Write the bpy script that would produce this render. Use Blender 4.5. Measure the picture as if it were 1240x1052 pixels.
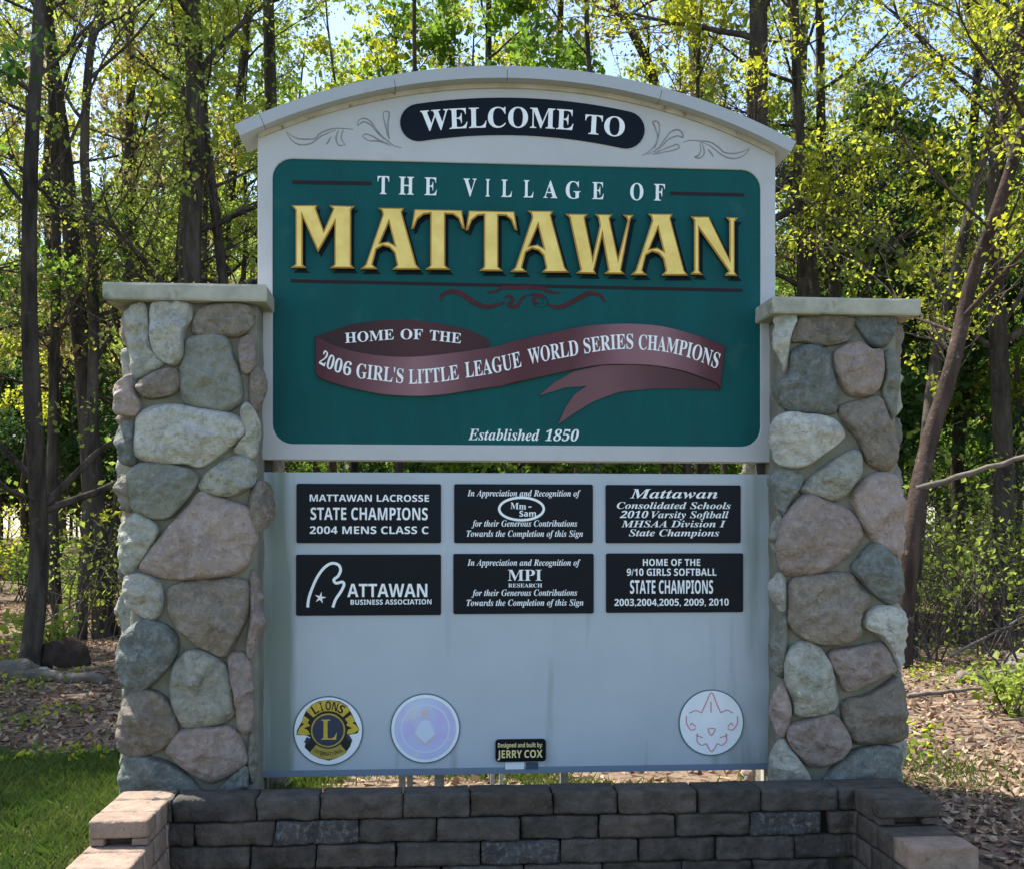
import bpy, math, random
import numpy as np
from mathutils import Vector, Matrix, noise

for o in list(bpy.data.objects):
    bpy.data.objects.remove(o)
SC = bpy.context.scene
COL = SC.collection
R = math.radians
random.seed(7)
rng = np.random.default_rng(11)

# ------------------------------------------------------------------ camera
F = 1413.0                      # focal length in photograph pixels (1240 wide)
CY, CZ = -5.5, 1.25             # camera distance from the sign plane and eye height above the upper ground
HOR = 650.0
cam = bpy.data.cameras.new('camera')
cam.sensor_width = 36.0
cam.lens = F / 1240 * 36
cam.shift_y = (HOR - 526) / 1240
cam.clip_start = 0.05
cam.clip_end = 2000
camo = bpy.data.objects.new('camera', cam)
COL.objects.link(camo)
camo.location = (0, CY, CZ)
camo.rotation_euler = (R(90), 0, 0)
SC.camera = camo

# ------------------------------------------------------------------ light
SUN_AZ = R(-56)     # direction of the sun: 0 = straight behind the sign (+y), negative = to the left
SUN_EL = R(60)
w = bpy.data.worlds.new('World'); SC.world = w; w.use_nodes = True
nt = w.node_tree
for n in list(nt.nodes): nt.nodes.remove(n)
sky = nt.nodes.new('ShaderNodeTexSky'); sky.sky_type = 'NISHITA'; sky.sun_disc = False
sky.sun_elevation = SUN_EL; sky.sun_rotation = SUN_AZ
sky.air_density = 1.0; sky.dust_density = 1.2; sky.ozone_density = 1.0
bg = nt.nodes.new('ShaderNodeBackground'); bg.inputs[1].default_value = 0.14
ow = nt.nodes.new('ShaderNodeOutputWorld')
nt.links.new(sky.outputs[0], bg.inputs[0]); nt.links.new(bg.outputs[0], ow.inputs[0])
sd = bpy.data.lights.new('sun', 'SUN'); sd.energy = 5.0; sd.angle = R(0.53); sd.color = (1.0, 0.95, 0.86)
so = bpy.data.objects.new('sun', sd); COL.objects.link(so)
sv = Vector((math.sin(SUN_AZ) * math.cos(SUN_EL), math.cos(SUN_AZ) * math.cos(SUN_EL), math.sin(SUN_EL)))
so.rotation_euler = sv.to_track_quat('Z', 'Y').to_euler()
so.location = sv * 30
SC.view_settings.view_transform = 'Standard'
SC.view_settings.look = 'None'
SC.view_settings.exposure = 1.25
SC.view_settings.gamma = 1.0
SC.view_settings.use_curve_mapping = False
SC.render.engine = 'CYCLES'
SC.cycles.max_bounces = 6
SC.cycles.diffuse_bounces = 3
SC.cycles.glossy_bounces = 2
SC.cycles.transmission_bounces = 4
SC.cycles.use_denoising = True

# ------------------------------------------------------------------ materials
def mat(name, base, rough=0.7, spec=0.3, var=None, vscale=6, vstretch=(1, 1, 1), bump=0.0, bscale=40, bdist=0.01,
        spots=None, sscale=60, slo=0.62, shi=0.7, metallic=0.0, trans=0.0, objvar=0.0, detail=6, coat=0.0):
    m = bpy.data.materials.new(name); m.use_nodes = True
    nt = m.node_tree; N = nt.nodes; L = nt.links
    b = N['Principled BSDF']
    b.inputs['Roughness'].default_value = rough
    b.inputs['Specular IOR Level'].default_value = spec
    b.inputs['Metallic'].default_value = metallic
    b.inputs['Coat Weight'].default_value = coat
    tc = N.new('ShaderNodeTexCoord')
    col = None
    def ns(scale, det=detail, stretch=(1, 1, 1), off=0.0):
        mp = N.new('ShaderNodeMapping'); mp.inputs['Scale'].default_value = stretch
        mp.inputs['Location'].default_value = (off, off * .7, off * .3)
        L.new(tc.outputs['Object'], mp.inputs[0])
        t = N.new('ShaderNodeTexNoise'); t.inputs['Scale'].default_value = scale; t.inputs['Detail'].default_value = det
        t.inputs['Roughness'].default_value = 0.62
        L.new(mp.outputs[0], t.inputs[0]); return t
    rgb = N.new('ShaderNodeRGB'); rgb.outputs[0].default_value = (*base, 1); col = rgb.outputs[0]
    if var is not None:
        t = ns(vscale, detail, vstretch)
        cr = N.new('ShaderNodeValToRGB'); cr.color_ramp.elements[0].position = .35; cr.color_ramp.elements[1].position = .65
        L.new(t.outputs[0], cr.inputs[0])
        mx = N.new('ShaderNodeMixRGB'); L.new(cr.outputs[0], mx.inputs[0]); L.new(col, mx.inputs[1])
        mx.inputs[2].default_value = (*var, 1); col = mx.outputs[0]
    if spots is not None:
        t = ns(sscale, 3, (1, 1, 1), 5.3)
        cr = N.new('ShaderNodeValToRGB'); cr.color_ramp.elements[0].position = slo; cr.color_ramp.elements[1].position = shi
        L.new(t.outputs[0], cr.inputs[0])
        mx = N.new('ShaderNodeMixRGB'); L.new(cr.outputs[0], mx.inputs[0]); L.new(col, mx.inputs[1])
        mx.inputs[2].default_value = (*spots, 1); col = mx.outputs[0]
    if objvar:
        oi = N.new('ShaderNodeObjectInfo')
        mr = N.new('ShaderNodeMapRange'); mr.inputs[3].default_value = 1 - objvar; mr.inputs[4].default_value = 1 + objvar
        L.new(oi.outputs['Random'], mr.inputs[0])
        hv = N.new('ShaderNodeHueSaturation'); L.new(mr.outputs[0], hv.inputs['Value']); L.new(col, hv.inputs['Color']); col = hv.outputs[0]
    L.new(col, b.inputs['Base Color'])
    if bump:
        t = ns(bscale, 8, (1, 1, 1), 2.1)
        bp = N.new('ShaderNodeBump'); bp.inputs['Strength'].default_value = bump; bp.inputs['Distance'].default_value = bdist
        L.new(t.outputs[0], bp.inputs['Height']); L.new(bp.outputs[0], b.inputs['Normal'])
    if trans:
        tr = N.new('ShaderNodeBsdfTranslucent'); L.new(col, tr.inputs[0])
        ms = N.new('ShaderNodeMixShader'); ms.inputs[0].default_value = trans
        L.new(b.outputs[0], ms.inputs[1]); L.new(tr.outputs[0], ms.inputs[2])
        L.new(ms.outputs[0], N['Material Output'].inputs[0])
    return m

# ------------------------------------------------------------------ object helpers
def tag(o, label=None, cat=None, group=None, kind=None):
    if label: o['label'] = label
    if cat: o['category'] = cat
    if group: o['group'] = group
    if kind: o['kind'] = kind
    return o

def empty(name, loc, label, cat, rz=0.0, group=None):
    o = bpy.data.objects.new(name, None); COL.objects.link(o)
    o.location = loc; o.rotation_euler = (0, 0, rz); o.empty_display_size = 0.1
    return tag(o, label, cat, group)

def mesh_obj(name, verts, faces, mats, parent=None, smooth=False, fmat=None):
    me = bpy.data.meshes.new(name)
    if isinstance(verts, np.ndarray): verts = verts.tolist()
    if isinstance(faces, np.ndarray): faces = faces.tolist()
    me.from_pydata(verts, [], faces)
    for m in (mats if isinstance(mats, (list, tuple)) else [mats]): me.materials.append(m)
    if fmat is not None: me.polygons.foreach_set('material_index', fmat)
    if smooth: me.polygons.foreach_set('use_smooth', [True] * len(me.polygons))
    me.update()
    o = bpy.data.objects.new(name, me); COL.objects.link(o)
    if parent is not None: o.parent = parent
    return o

YAW = R(4.5)
cyw, syw = math.cos(YAW), math.sin(YAW)
def W(u, w_, z):                       # sign frame -> world
    return (u * cyw - w_ * syw, u * syw + w_ * cyw, z)
def P(px, py, w_=0.0):                 # sight line of a photograph pixel onto the plane w_ of the sign frame -> (u, z)
    dx, dz = (px - 620) / F, (HOR - py) / F
    # -syw*X + cyw*Y = w_, X = t dx, Y = CY + t
    t = (w_ - cyw * CY) / (cyw - syw * dx)
    X, Y = t * dx, CY + t
    return (X * cyw + Y * syw, CZ + t * dz)

class Thing:                           # an Empty in the sign frame; parts are given in sign-frame coordinates
    def __init__(s, name, base, label, cat, group=None):
        s.b = base
        s.o = empty(name, W(*base), label, cat, YAW, group)
    def add(s, name, verts, faces, mats, parent=None, smooth=False, fmat=None):
        b = s.b
        vs = [(v[0] - b[0], v[1] - b[1], v[2] - b[2]) for v in verts]
        return mesh_obj(name, vs, faces, mats, parent or s.o, smooth, fmat)

def box_vf(u0, u1, w0, w1, z0, z1):
    v = [(u0, w0, z0), (u1, w0, z0), (u1, w1, z0), (u0, w1, z0), (u0, w0, z1), (u1, w0, z1), (u1, w1, z1), (u0, w1, z1)]
    f = [(0, 3, 2, 1), (4, 5, 6, 7), (0, 1, 5, 4), (1, 2, 6, 5), (2, 3, 7, 6), (3, 0, 4, 7)]
    return v, f

def shape(thing, name, loops, w_front, thick, mats, bevel=0.0, parent=None, smooth=False, three=False):
    """flat outline (loops of (u, z), holes allowed) given its real thickness, front face at w_front"""
    cu = bpy.data.curves.new(name, 'CURVE'); cu.dimensions = '2D'; cu.fill_mode = 'BOTH'
    cu.extrude = max(thick / 2 - bevel, 1e-5); cu.bevel_depth = bevel; cu.bevel_resolution = 0
    if bevel: cu.offset = -bevel
    for lp in loops:
        s = cu.splines.new('POLY'); s.points.add(len(lp) - 1)
        for i, (a, b) in enumerate(lp): s.points[i].co = (a, b, 0, 1)
        s.use_cyclic_u = True
    ob = bpy.data.objects.new('tmp', cu); COL.objects.link(ob)
    dg = bpy.context.evaluated_depsgraph_get()
    me = bpy.data.meshes.new_from_object(ob.evaluated_get(dg))
    COL.objects.unlink(ob); bpy.data.objects.remove(ob)
    wc = w_front + thick / 2
    vs = [(v.co.x, wc - v.co.z, v.co.y) for v in me.vertices]
    fs = [tuple(p.vertices) for p in me.polygons]
    fm = None
    if three:                           # face / bevel / side materials, by which way the surface looks
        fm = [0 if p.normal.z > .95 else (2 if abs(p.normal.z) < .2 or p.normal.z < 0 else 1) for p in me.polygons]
    bpy.data.meshes.remove(me)
    return thing.add(name, vs, fs, mats, parent, smooth, fm)

def crom(pts, n=6, closed=True):       # smooth curve through points
    out = []; N = len(pts)
    rngi = range(N) if closed else range(N - 1)
    for i in rngi:
        p0 = pts[(i - 1) % N] if closed or i > 0 else pts[0]
        p1 = pts[i]; p2 = pts[(i + 1) % N]
        p3 = pts[(i + 2) % N] if closed or i + 2 < N else pts[-1]
        for k in range(n):
            t = k / n
            out.append(tuple(.5 * (2 * p1[j] + (p2[j] - p0[j]) * t + (2 * p0[j] - 5 * p1[j] + 4 * p2[j] - p3[j]) * t * t
                                   + (3 * p1[j] - p0[j] - 3 * p2[j] + p3[j]) * t ** 3) for j in range(len(p1))))
    if not closed: out.append(tuple(pts[-1]))
    return out

def pxloop(pts, w_): return [P(x, y, w_) for x, y in pts]

# letter outlines as plain numbers: face, character code, advance, loops, then each loop's point count and x, y pairs (500 per em)
GLYPHS = [
    [0,65,325,2,31,-6,0,-6,14,6,16,18,22,27,36,36,56,154,347,167,346,286,64,306,26,316,16,330,14,330,0,170,0,170,14,188,15,201,18,208,25,211,34,203,60,188,98,77,98,58,52,56,44,56,36,58,26,64,19,76,15,92,14,95,14,95,0,3,84,120,180,120,132,238],
    [0,67,348,1,63,191,-8,166,-6,144,-2,122,5,102,15,84,27,68,42,54,58,42,78,32,98,25,121,21,144,20,170,21,195,25,218,32,240,42,262,54,280,68,297,84,312,104,324,124,334,146,341,168,345,193,346,211,346,230,342,251,336,274,328,288,324,304,330,312,346,325,346,325,230,312,230,303,252,292,271,280,288,266,303,250,315,233,323,216,328,198,330,158,320,130,290,112,239,107,168,114,102,132,56,164,27,207,18,222,18,237,22,252,26,266,34,281,42,294,52,307,65,319,79,333,66,305,34,272,10,234,-4],
    [0,68,369,2,25,15,0,15,13,34,16,47,22,53,34,55,56,55,278,52,303,46,318,32,324,11,326,11,339,165,339,208,336,244,328,276,314,302,295,322,270,337,242,346,208,348,170,338,96,304,42,248,10,170,0,21,166,18,188,20,208,28,224,39,238,56,248,77,255,104,260,134,261,170,255,237,238,284,208,313,166,322,150,320,141,316,137,304,136,286,136,54,137,36,141,26,150,20],
    [0,69,329,1,72,10,0,10,12,32,15,46,22,54,36,56,58,56,274,56,290,54,302,50,310,46,317,33,324,12,326,12,339,297,339,297,238,286,238,281,260,274,278,265,292,254,302,238,310,220,316,198,320,172,320,149,319,142,316,138,310,136,289,136,183,144,183,160,184,173,188,184,192,193,200,200,210,206,223,211,238,214,257,226,257,226,88,214,88,212,102,210,114,207,126,204,135,193,150,180,159,171,162,161,164,150,165,138,166,136,166,136,50,138,34,143,26,154,22,172,20,189,21,205,22,220,25,234,29,246,34,256,40,267,47,276,56,284,66,292,78,300,92,306,106,320,106,300,0],
    [0,70,301,1,58,12,0,12,13,34,17,46,25,54,40,56,62,56,279,53,302,46,315,32,322,10,326,10,339,293,339,293,238,281,238,278,252,274,266,270,277,264,287,258,296,250,302,241,308,231,313,218,316,204,319,189,320,171,321,149,320,138,314,136,296,136,184,142,184,157,185,170,188,182,194,190,202,198,212,204,224,208,240,212,258,225,258,225,88,212,88,209,108,204,126,198,139,191,150,182,157,170,162,156,166,140,166,136,166,136,60,140,32,146,23,156,18,191,13,191,0],
    [0,71,378,1,84,200,-8,174,-6,149,-2,126,5,106,14,86,26,70,41,55,58,43,76,33,98,26,120,22,144,20,170,22,196,26,220,33,242,43,262,55,280,69,298,86,312,104,324,124,334,145,341,168,345,192,346,212,346,232,342,253,336,275,328,288,324,296,326,302,330,312,346,326,346,326,229,312,229,307,244,300,258,293,270,284,282,276,292,266,302,256,310,245,318,234,323,222,327,211,329,199,330,160,320,131,290,114,240,108,170,110,132,115,100,123,73,134,50,148,32,164,20,184,12,205,10,218,10,229,12,238,16,244,20,252,34,255,53,255,95,252,114,245,127,239,130,230,133,219,135,205,136,205,148,372,148,372,136,352,133,340,127,334,115,332,96,332,22,299,9,266,0,233,-6],
    [0,72,390,1,52,12,0,12,13,34,16,46,24,54,38,56,60,56,282,53,302,46,316,33,323,12,326,12,339,180,339,180,326,152,322,144,316,139,309,136,282,136,186,254,186,254,282,251,309,246,316,238,322,210,326,210,339,378,339,378,326,356,323,343,316,336,303,334,282,334,60,336,38,344,24,356,16,378,13,378,0,210,0,210,13,232,16,245,23,252,36,254,60,254,164,136,164,136,60,138,38,144,24,158,16,180,13,180,0],
    [0,73,194,1,24,10,0,10,13,32,17,46,24,54,36,56,56,56,288,54,307,47,318,34,324,10,326,10,339,182,339,182,326,160,324,146,318,138,307,136,288,136,58,140,33,144,25,154,20,183,13,183,0],
    [0,76,318,1,37,12,0,12,13,34,16,46,24,54,38,56,60,56,282,53,303,46,316,33,324,12,326,12,339,186,339,186,326,155,323,146,318,140,310,136,282,136,62,138,35,142,28,149,24,174,20,192,21,207,23,222,26,234,30,246,34,256,42,266,50,276,60,284,70,291,84,298,98,304,115,318,115,299,0],
    [0,77,472,1,43,10,0,10,13,32,16,46,24,54,37,56,59,56,284,52,310,48,317,40,322,11,326,11,339,138,339,236,106,334,339,460,339,460,326,439,322,426,315,420,302,417,282,417,64,420,32,426,22,433,18,459,13,459,0,294,0,294,13,322,18,330,24,335,33,338,62,338,297,214,0,201,0,78,290,78,60,81,36,89,22,104,15,126,13,126,0],
    [0,78,368,1,33,300,-8,80,260,80,58,82,36,88,23,102,16,124,13,124,0,14,0,14,13,40,18,48,22,53,31,56,58,56,289,27,322,14,326,14,339,116,339,291,126,291,281,288,308,282,316,274,322,246,326,246,339,357,339,357,326,336,324,322,316,316,302,314,280,314,-8],
    [0,79,391,2,64,194,-8,176,-7,158,-4,142,0,126,6,110,13,96,22,82,32,70,43,59,56,49,69,40,84,34,100,28,116,24,133,22,151,20,170,22,188,24,206,28,223,34,240,40,255,49,270,59,283,70,296,83,307,96,318,111,326,127,334,144,340,160,344,178,346,198,347,216,346,233,344,250,340,266,334,281,326,296,318,309,308,321,297,332,284,342,271,350,256,358,240,364,224,368,206,370,188,371,170,370,151,368,133,364,116,358,100,350,84,342,69,332,56,320,43,308,32,294,22,280,13,264,6,248,0,230,-4,212,-7,24,197,9,234,19,261,49,277,100,282,170,281,206,276,239,269,266,259,290,246,307,230,320,213,328,194,330,156,320,130,290,114,240,108,170,110,132,114,100,122,73,132,50,145,32,160,20,178,12],
    [0,80,311,2,40,12,0,12,13,34,16,46,24,54,38,56,60,56,282,53,302,46,316,33,323,12,326,12,339,159,339,188,338,214,336,234,332,250,328,262,322,273,314,282,306,290,296,296,285,301,274,304,260,304,247,302,227,296,208,287,192,273,179,256,168,234,160,209,154,180,153,136,153,136,60,138,38,144,24,158,16,180,13,180,0,22,136,171,150,171,167,172,182,176,194,180,202,188,209,198,214,211,216,226,218,245,216,263,214,279,210,292,205,302,197,310,188,316,176,320,161,321,148,320,141,316,137,308,136,296],
    [0,82,352,2,40,12,0,12,13,34,16,46,24,54,38,56,60,56,282,53,302,46,316,33,323,12,326,12,339,162,339,196,338,227,334,252,326,274,317,290,304,302,289,308,270,310,249,306,220,292,198,268,180,234,166,322,38,337,19,345,14,356,13,358,13,358,0,252,0,150,158,136,158,136,60,138,38,144,24,158,16,180,13,180,0,18,136,174,152,174,170,175,185,178,198,184,208,192,216,202,222,216,225,232,226,250,222,281,212,304,193,316,167,321,150,320,141,314,137,304,136,287],
    [0,83,290,1,108,32,-8,32,118,46,118,54,92,62,70,72,52,83,37,96,26,111,18,128,12,146,11,160,12,172,15,182,20,192,27,198,35,204,44,206,55,208,66,205,82,198,96,185,108,168,119,121,142,100,153,84,164,69,176,58,188,48,201,42,215,38,230,37,247,38,262,40,276,44,288,50,300,57,310,66,320,75,328,86,334,98,340,110,344,124,346,138,347,171,344,210,334,217,332,223,331,234,335,238,347,252,347,252,238,240,238,236,251,231,264,226,276,218,286,211,296,203,305,194,313,185,320,175,324,165,328,155,330,144,331,132,330,122,328,112,324,104,318,92,302,89,283,92,265,102,250,110,244,118,238,128,232,140,226,188,203,203,196,216,188,227,181,236,174,244,166,251,158,256,149,260,140,264,130,266,120,267,110,268,99,266,84,264,69,259,56,252,43,244,32,234,22,222,13,209,6,194,0,178,-4,162,-6,143,-8,118,-6,94,0,74,7,63,9,52,6,46,-8],
    [0,84,315,1,32,68,0,68,13,92,16,106,23,114,38,116,60,116,322,111,322,92,321,76,317,61,310,48,300,38,288,30,273,24,256,22,236,8,236,8,339,306,339,306,236,293,236,284,274,266,301,238,317,200,322,196,322,196,60,198,36,206,22,220,16,244,13,244,0],
    [0,85,366,1,54,184,-10,152,-8,125,-2,102,8,85,22,72,38,62,60,56,86,54,116,54,282,52,302,46,316,32,323,11,326,11,339,179,339,179,326,151,322,142,316,138,309,134,282,134,104,136,84,138,66,144,50,152,38,161,28,173,22,188,18,204,16,243,23,270,42,286,74,292,118,292,282,290,302,282,316,268,322,244,326,244,339,353,339,353,326,334,322,322,314,316,301,314,282,314,135,312,99,306,68,296,44,283,24,264,10,242,-1,216,-8],
    [0,86,318,1,27,158,-10,33,284,17,313,6,322,-10,326,-10,339,157,339,157,326,137,326,124,322,116,315,114,305,120,282,192,106,259,281,264,304,262,315,254,322,222,326,222,339,329,339,329,326,315,324,304,318,294,306,284,285,171,-10],
    [0,87,455,1,42,127,-8,24,292,12,318,2,324,-12,326,-12,339,134,339,134,326,112,322,106,316,104,306,110,278,166,114,224,262,213,297,207,312,199,320,188,324,170,326,170,339,327,339,327,326,301,322,292,306,297,288,353,124,402,275,408,302,406,314,400,320,390,324,374,326,374,339,464,339,464,326,452,322,442,314,428,282,332,-8,318,-8,235,230,142,-8],
    [0,109,412,1,76,14,0,14,12,26,14,34,19,38,28,39,42,39,188,38,202,34,212,26,217,14,219,14,231,109,231,109,197,124,214,140,227,158,234,176,237,200,234,218,226,230,213,238,194,254,213,271,226,290,234,311,237,339,232,359,217,371,192,375,158,375,42,376,28,380,20,387,14,399,12,399,0,281,0,281,12,293,14,300,20,304,28,305,42,305,162,300,192,294,200,281,202,270,200,260,196,250,188,242,176,242,42,242,28,246,20,254,14,265,12,265,0,148,0,148,12,160,14,168,20,172,28,172,42,172,162,168,192,161,200,148,202,137,200,127,196,118,187,109,175,109,42,110,28,114,20,120,14,132,12,132,0],
    [0,45,162,1,4,142,134,20,134,20,87,142,87],
    [0,39,94,1,6,36,231,58,231,69,300,69,358,25,358,25,300],
    [0,48,280,2,48,140,-5,118,-4,99,1,82,8,68,18,55,30,44,46,36,63,29,82,24,104,20,128,18,152,17,180,18,206,20,232,24,254,29,276,36,296,44,312,55,327,68,340,82,350,100,356,118,360,140,362,161,360,180,356,196,350,211,340,223,327,234,312,243,295,250,276,256,254,260,231,262,206,262,179,262,152,260,127,256,104,250,82,243,63,234,46,223,30,210,18,196,8,180,1,160,-4,32,140,28,153,30,163,38,171,50,176,68,180,90,183,116,184,145,185,179,184,213,183,242,180,268,176,290,171,308,164,320,153,327,140,330,128,327,118,320,109,308,104,290,100,268,97,242,95,213,94,179,95,145,97,116,100,90,104,68,109,50,117,38,128,30],
    [0,49,280,1,26,48,0,48,26,90,26,101,28,108,34,113,44,114,59,114,310,80,272,65,261,50,258,39,260,30,268,23,280,21,294,55,306,98,333,133,359,189,359,189,59,190,46,194,35,202,28,214,26,255,26,255,0],
    [0,50,280,1,69,18,0,18,52,92,127,106,142,119,156,130,170,139,182,146,194,153,206,158,218,162,228,165,240,167,252,168,264,168,276,168,290,166,301,162,310,158,318,146,328,130,332,118,330,108,326,100,320,94,310,90,298,86,282,84,265,84,245,70,246,58,248,47,252,38,256,30,263,24,272,20,282,20,294,22,312,32,328,38,336,47,342,57,348,68,353,82,357,96,360,112,362,130,362,156,360,179,356,198,350,215,340,228,328,236,314,242,297,244,279,242,262,238,245,217,209,178,164,115,102,65,55,182,55,196,58,208,64,218,75,223,90,227,105,256,105,254,0],
    [0,54,280,2,75,146,-5,128,-4,112,0,96,6,82,14,68,24,56,36,46,52,38,70,31,90,26,112,24,138,22,165,23,186,24,205,28,224,31,242,36,260,42,276,50,291,58,305,67,318,78,328,89,338,102,347,116,354,131,358,148,361,165,362,180,362,194,360,206,358,217,354,234,346,245,334,252,321,254,307,250,292,240,280,232,274,222,271,209,268,194,268,191,298,181,323,172,330,160,332,146,330,134,324,123,313,114,298,106,280,100,256,96,230,93,200,120,214,128,216,138,218,150,218,162,219,184,218,203,212,220,204,235,192,246,177,255,159,260,138,262,116,260,90,254,67,246,46,233,28,216,14,196,4,174,-3,23,148,28,165,33,178,48,183,59,186,74,189,90,190,110,188,130,186,146,182,159,178,170,162,184,144,188,130,186,115,181,93,164,94,131,98,102,102,79,110,60,118,46,127,36,137,30],
    [1,69,328,1,72,-25,0,-25,12,0,16,9,21,16,30,29,64,86,274,88,288,90,298,88,310,82,317,54,324,54,336,322,336,303,242,289,242,289,246,288,264,284,280,277,293,268,303,256,310,240,316,222,318,200,320,180,318,170,311,164,296,135,186,149,186,162,187,173,188,183,190,192,192,206,198,218,208,238,240,250,240,215,102,204,102,204,112,204,121,204,134,201,144,196,152,190,159,182,164,172,167,160,169,144,170,138,170,130,169,100,54,97,42,95,32,96,26,102,20,128,17,146,18,162,19,177,22,190,25,203,30,215,35,226,42,238,51,248,61,258,73,268,86,277,102,290,102,260,0],
    [1,86,297,1,28,50,-8,63,274,61,294,53,310,40,320,21,324,21,336,171,336,171,322,146,318,138,312,134,304,132,292,130,272,122,92,263,266,278,287,284,306,276,318,253,323,253,336,356,336,356,322,354,322,340,320,328,312,303,284,66,-8],
    [1,77,437,1,48,140,-8,107,270,51,61,46,35,48,24,55,18,66,14,82,12,82,0,-26,0,-26,12,0,16,8,21,16,30,28,64,84,274,88,300,86,310,80,318,70,322,54,324,54,336,167,336,196,98,350,336,463,336,463,324,438,320,428,314,422,304,409,272,352,61,350,48,348,35,350,26,358,18,368,14,384,12,384,0,227,0,227,12,254,16,262,22,268,30,274,43,281,64,338,278,154,-8],
    [1,65,312,2,29,-50,0,-50,12,-40,14,-29,18,-19,26,-10,36,240,344,254,344,243,66,243,59,246,39,254,25,269,16,289,12,289,0,132,0,132,12,154,18,168,29,174,45,176,64,178,104,72,104,36,60,24,42,20,30,28,18,53,12,53,0,3,88,125,178,125,184,244],
    [1,67,328,1,76,150,-8,130,-8,111,-4,94,0,78,8,64,16,51,27,40,39,31,53,24,68,19,85,16,103,15,122,16,141,18,159,22,178,28,196,34,213,42,230,52,246,62,262,74,276,86,290,100,302,114,313,138,327,162,336,188,342,214,344,230,344,248,342,266,338,286,334,296,332,303,330,314,334,321,344,334,344,313,230,298,230,298,253,294,272,288,289,281,302,271,313,259,321,246,326,230,327,213,325,196,320,180,311,165,298,150,282,137,263,124,240,113,214,104,186,96,158,92,132,91,106,92,86,96,68,103,52,112,40,124,28,138,21,153,16,170,15,200,19,226,31,251,50,274,78,288,68,260,34,228,10,191,-4],
    [1,84,300,1,32,32,0,32,12,51,15,64,20,73,30,80,44,152,318,144,318,130,317,116,314,102,308,89,300,76,289,66,276,56,262,48,246,35,246,54,336,326,336,311,240,297,240,291,274,278,298,258,312,232,318,228,318,154,47,152,34,155,24,161,18,188,12,188,0],
    [1,83,274,1,91,114,-8,100,-8,82,-4,64,0,43,8,28,10,18,7,7,-6,-6,-6,20,108,34,108,34,104,34,82,38,63,44,46,53,34,64,23,76,16,91,11,108,10,124,12,139,18,152,29,162,42,168,56,170,72,168,87,162,100,141,127,106,160,74,192,57,220,52,250,53,264,56,276,60,288,66,299,73,309,82,318,91,326,102,332,114,338,127,342,140,344,154,344,185,342,220,332,232,329,244,332,254,343,268,343,244,240,230,240,230,246,230,251,230,262,228,272,225,282,222,290,212,306,199,318,184,324,166,327,156,326,146,323,138,318,130,312,122,304,118,294,115,285,114,274,116,260,124,246,146,220,164,204,180,189,192,178,202,168,210,156,218,145,224,133,228,120,231,108,232,94,230,71,224,51,214,34,202,19,184,7,164,-2,141,-7],
    [1,73,186,1,27,-25,0,-25,12,0,16,9,21,16,30,29,64,86,274,88,288,90,300,88,310,80,317,70,322,54,324,54,336,211,336,211,324,184,319,176,314,169,305,157,272,100,61,96,35,98,26,105,18,116,14,132,12,132,0],
    [1,68,360,2,37,-25,0,-25,12,0,16,9,21,16,30,29,64,86,274,90,298,88,310,82,317,54,324,54,336,188,336,257,327,306,300,336,257,346,196,344,176,342,156,336,137,330,118,320,100,309,84,296,68,282,53,271,44,260,36,249,28,238,22,226,17,214,12,200,8,186,6,171,3,154,2,136,0,116,0,30,126,16,142,16,158,20,172,25,186,32,199,42,211,52,222,64,232,78,242,93,250,109,256,126,262,144,266,163,270,182,272,202,272,222,268,265,253,296,229,314,195,320,180,319,172,314,162,293,99,58,97,46,96,36,97,26,102,20,112,16],
    [1,80,304,2,38,-25,0,-25,12,0,16,9,21,16,30,29,64,86,274,88,288,90,300,88,310,82,317,54,324,54,336,193,336,242,330,277,316,298,292,305,258,304,244,300,231,295,219,288,207,278,196,267,186,254,178,240,172,224,167,202,163,176,161,146,160,128,160,101,61,96,35,98,24,105,18,116,14,132,12,132,0,18,148,177,168,178,184,183,199,191,211,202,220,215,226,231,230,249,232,270,229,291,221,306,207,316,188,318,178,317,171,314,162,292,132,178,140,178],
    [1,82,320,2,46,-25,0,-25,12,0,16,9,21,16,30,29,64,86,274,88,288,90,298,88,310,82,317,54,324,54,336,188,336,218,334,242,331,264,325,280,318,292,307,302,294,307,278,309,260,308,246,303,231,295,218,284,206,271,194,254,186,235,178,213,172,255,46,262,30,271,20,283,16,298,13,298,0,198,0,144,166,129,166,101,61,96,35,98,24,105,18,116,14,132,12,132,0,17,147,182,166,184,183,188,198,196,210,207,220,220,228,235,232,252,233,271,230,292,222,308,208,316,188,320,172,316,164,297,134,183,140,182],
    [1,71,372,1,85,164,-8,131,-6,102,1,76,12,54,29,38,50,25,73,18,100,16,130,16,149,18,167,22,184,28,202,36,219,44,235,54,251,65,266,77,280,91,292,106,304,122,314,134,322,147,328,160,332,173,337,186,340,200,342,214,344,228,344,260,342,298,333,312,330,320,334,328,344,340,344,319,236,305,236,304,257,300,275,294,290,284,304,274,314,260,320,246,325,230,326,213,324,196,320,181,310,166,298,150,282,136,262,124,240,112,214,102,186,95,159,91,133,90,108,91,86,96,66,102,50,112,36,125,24,140,17,158,12,177,10,199,13,214,22,224,35,232,55,246,108,250,133,248,144,242,150,213,154,213,166,354,166,354,154,350,154,336,151,328,142,316,112,294,23,264,9,232,0,198,-6],
    [1,72,378,1,57,-25,0,-25,12,0,16,9,21,16,30,29,64,86,274,88,288,90,300,88,310,81,318,70,322,54,324,54,336,211,336,211,324,186,320,176,314,170,304,158,272,134,188,254,188,278,274,282,300,280,310,273,318,262,322,246,324,246,336,403,336,403,324,378,320,370,315,362,306,350,274,293,61,288,36,290,25,297,18,308,14,324,12,324,0,167,0,167,12,192,16,201,21,208,30,221,64,248,164,128,164,101,61,96,35,98,26,106,18,116,14,132,12,132,0],
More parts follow.
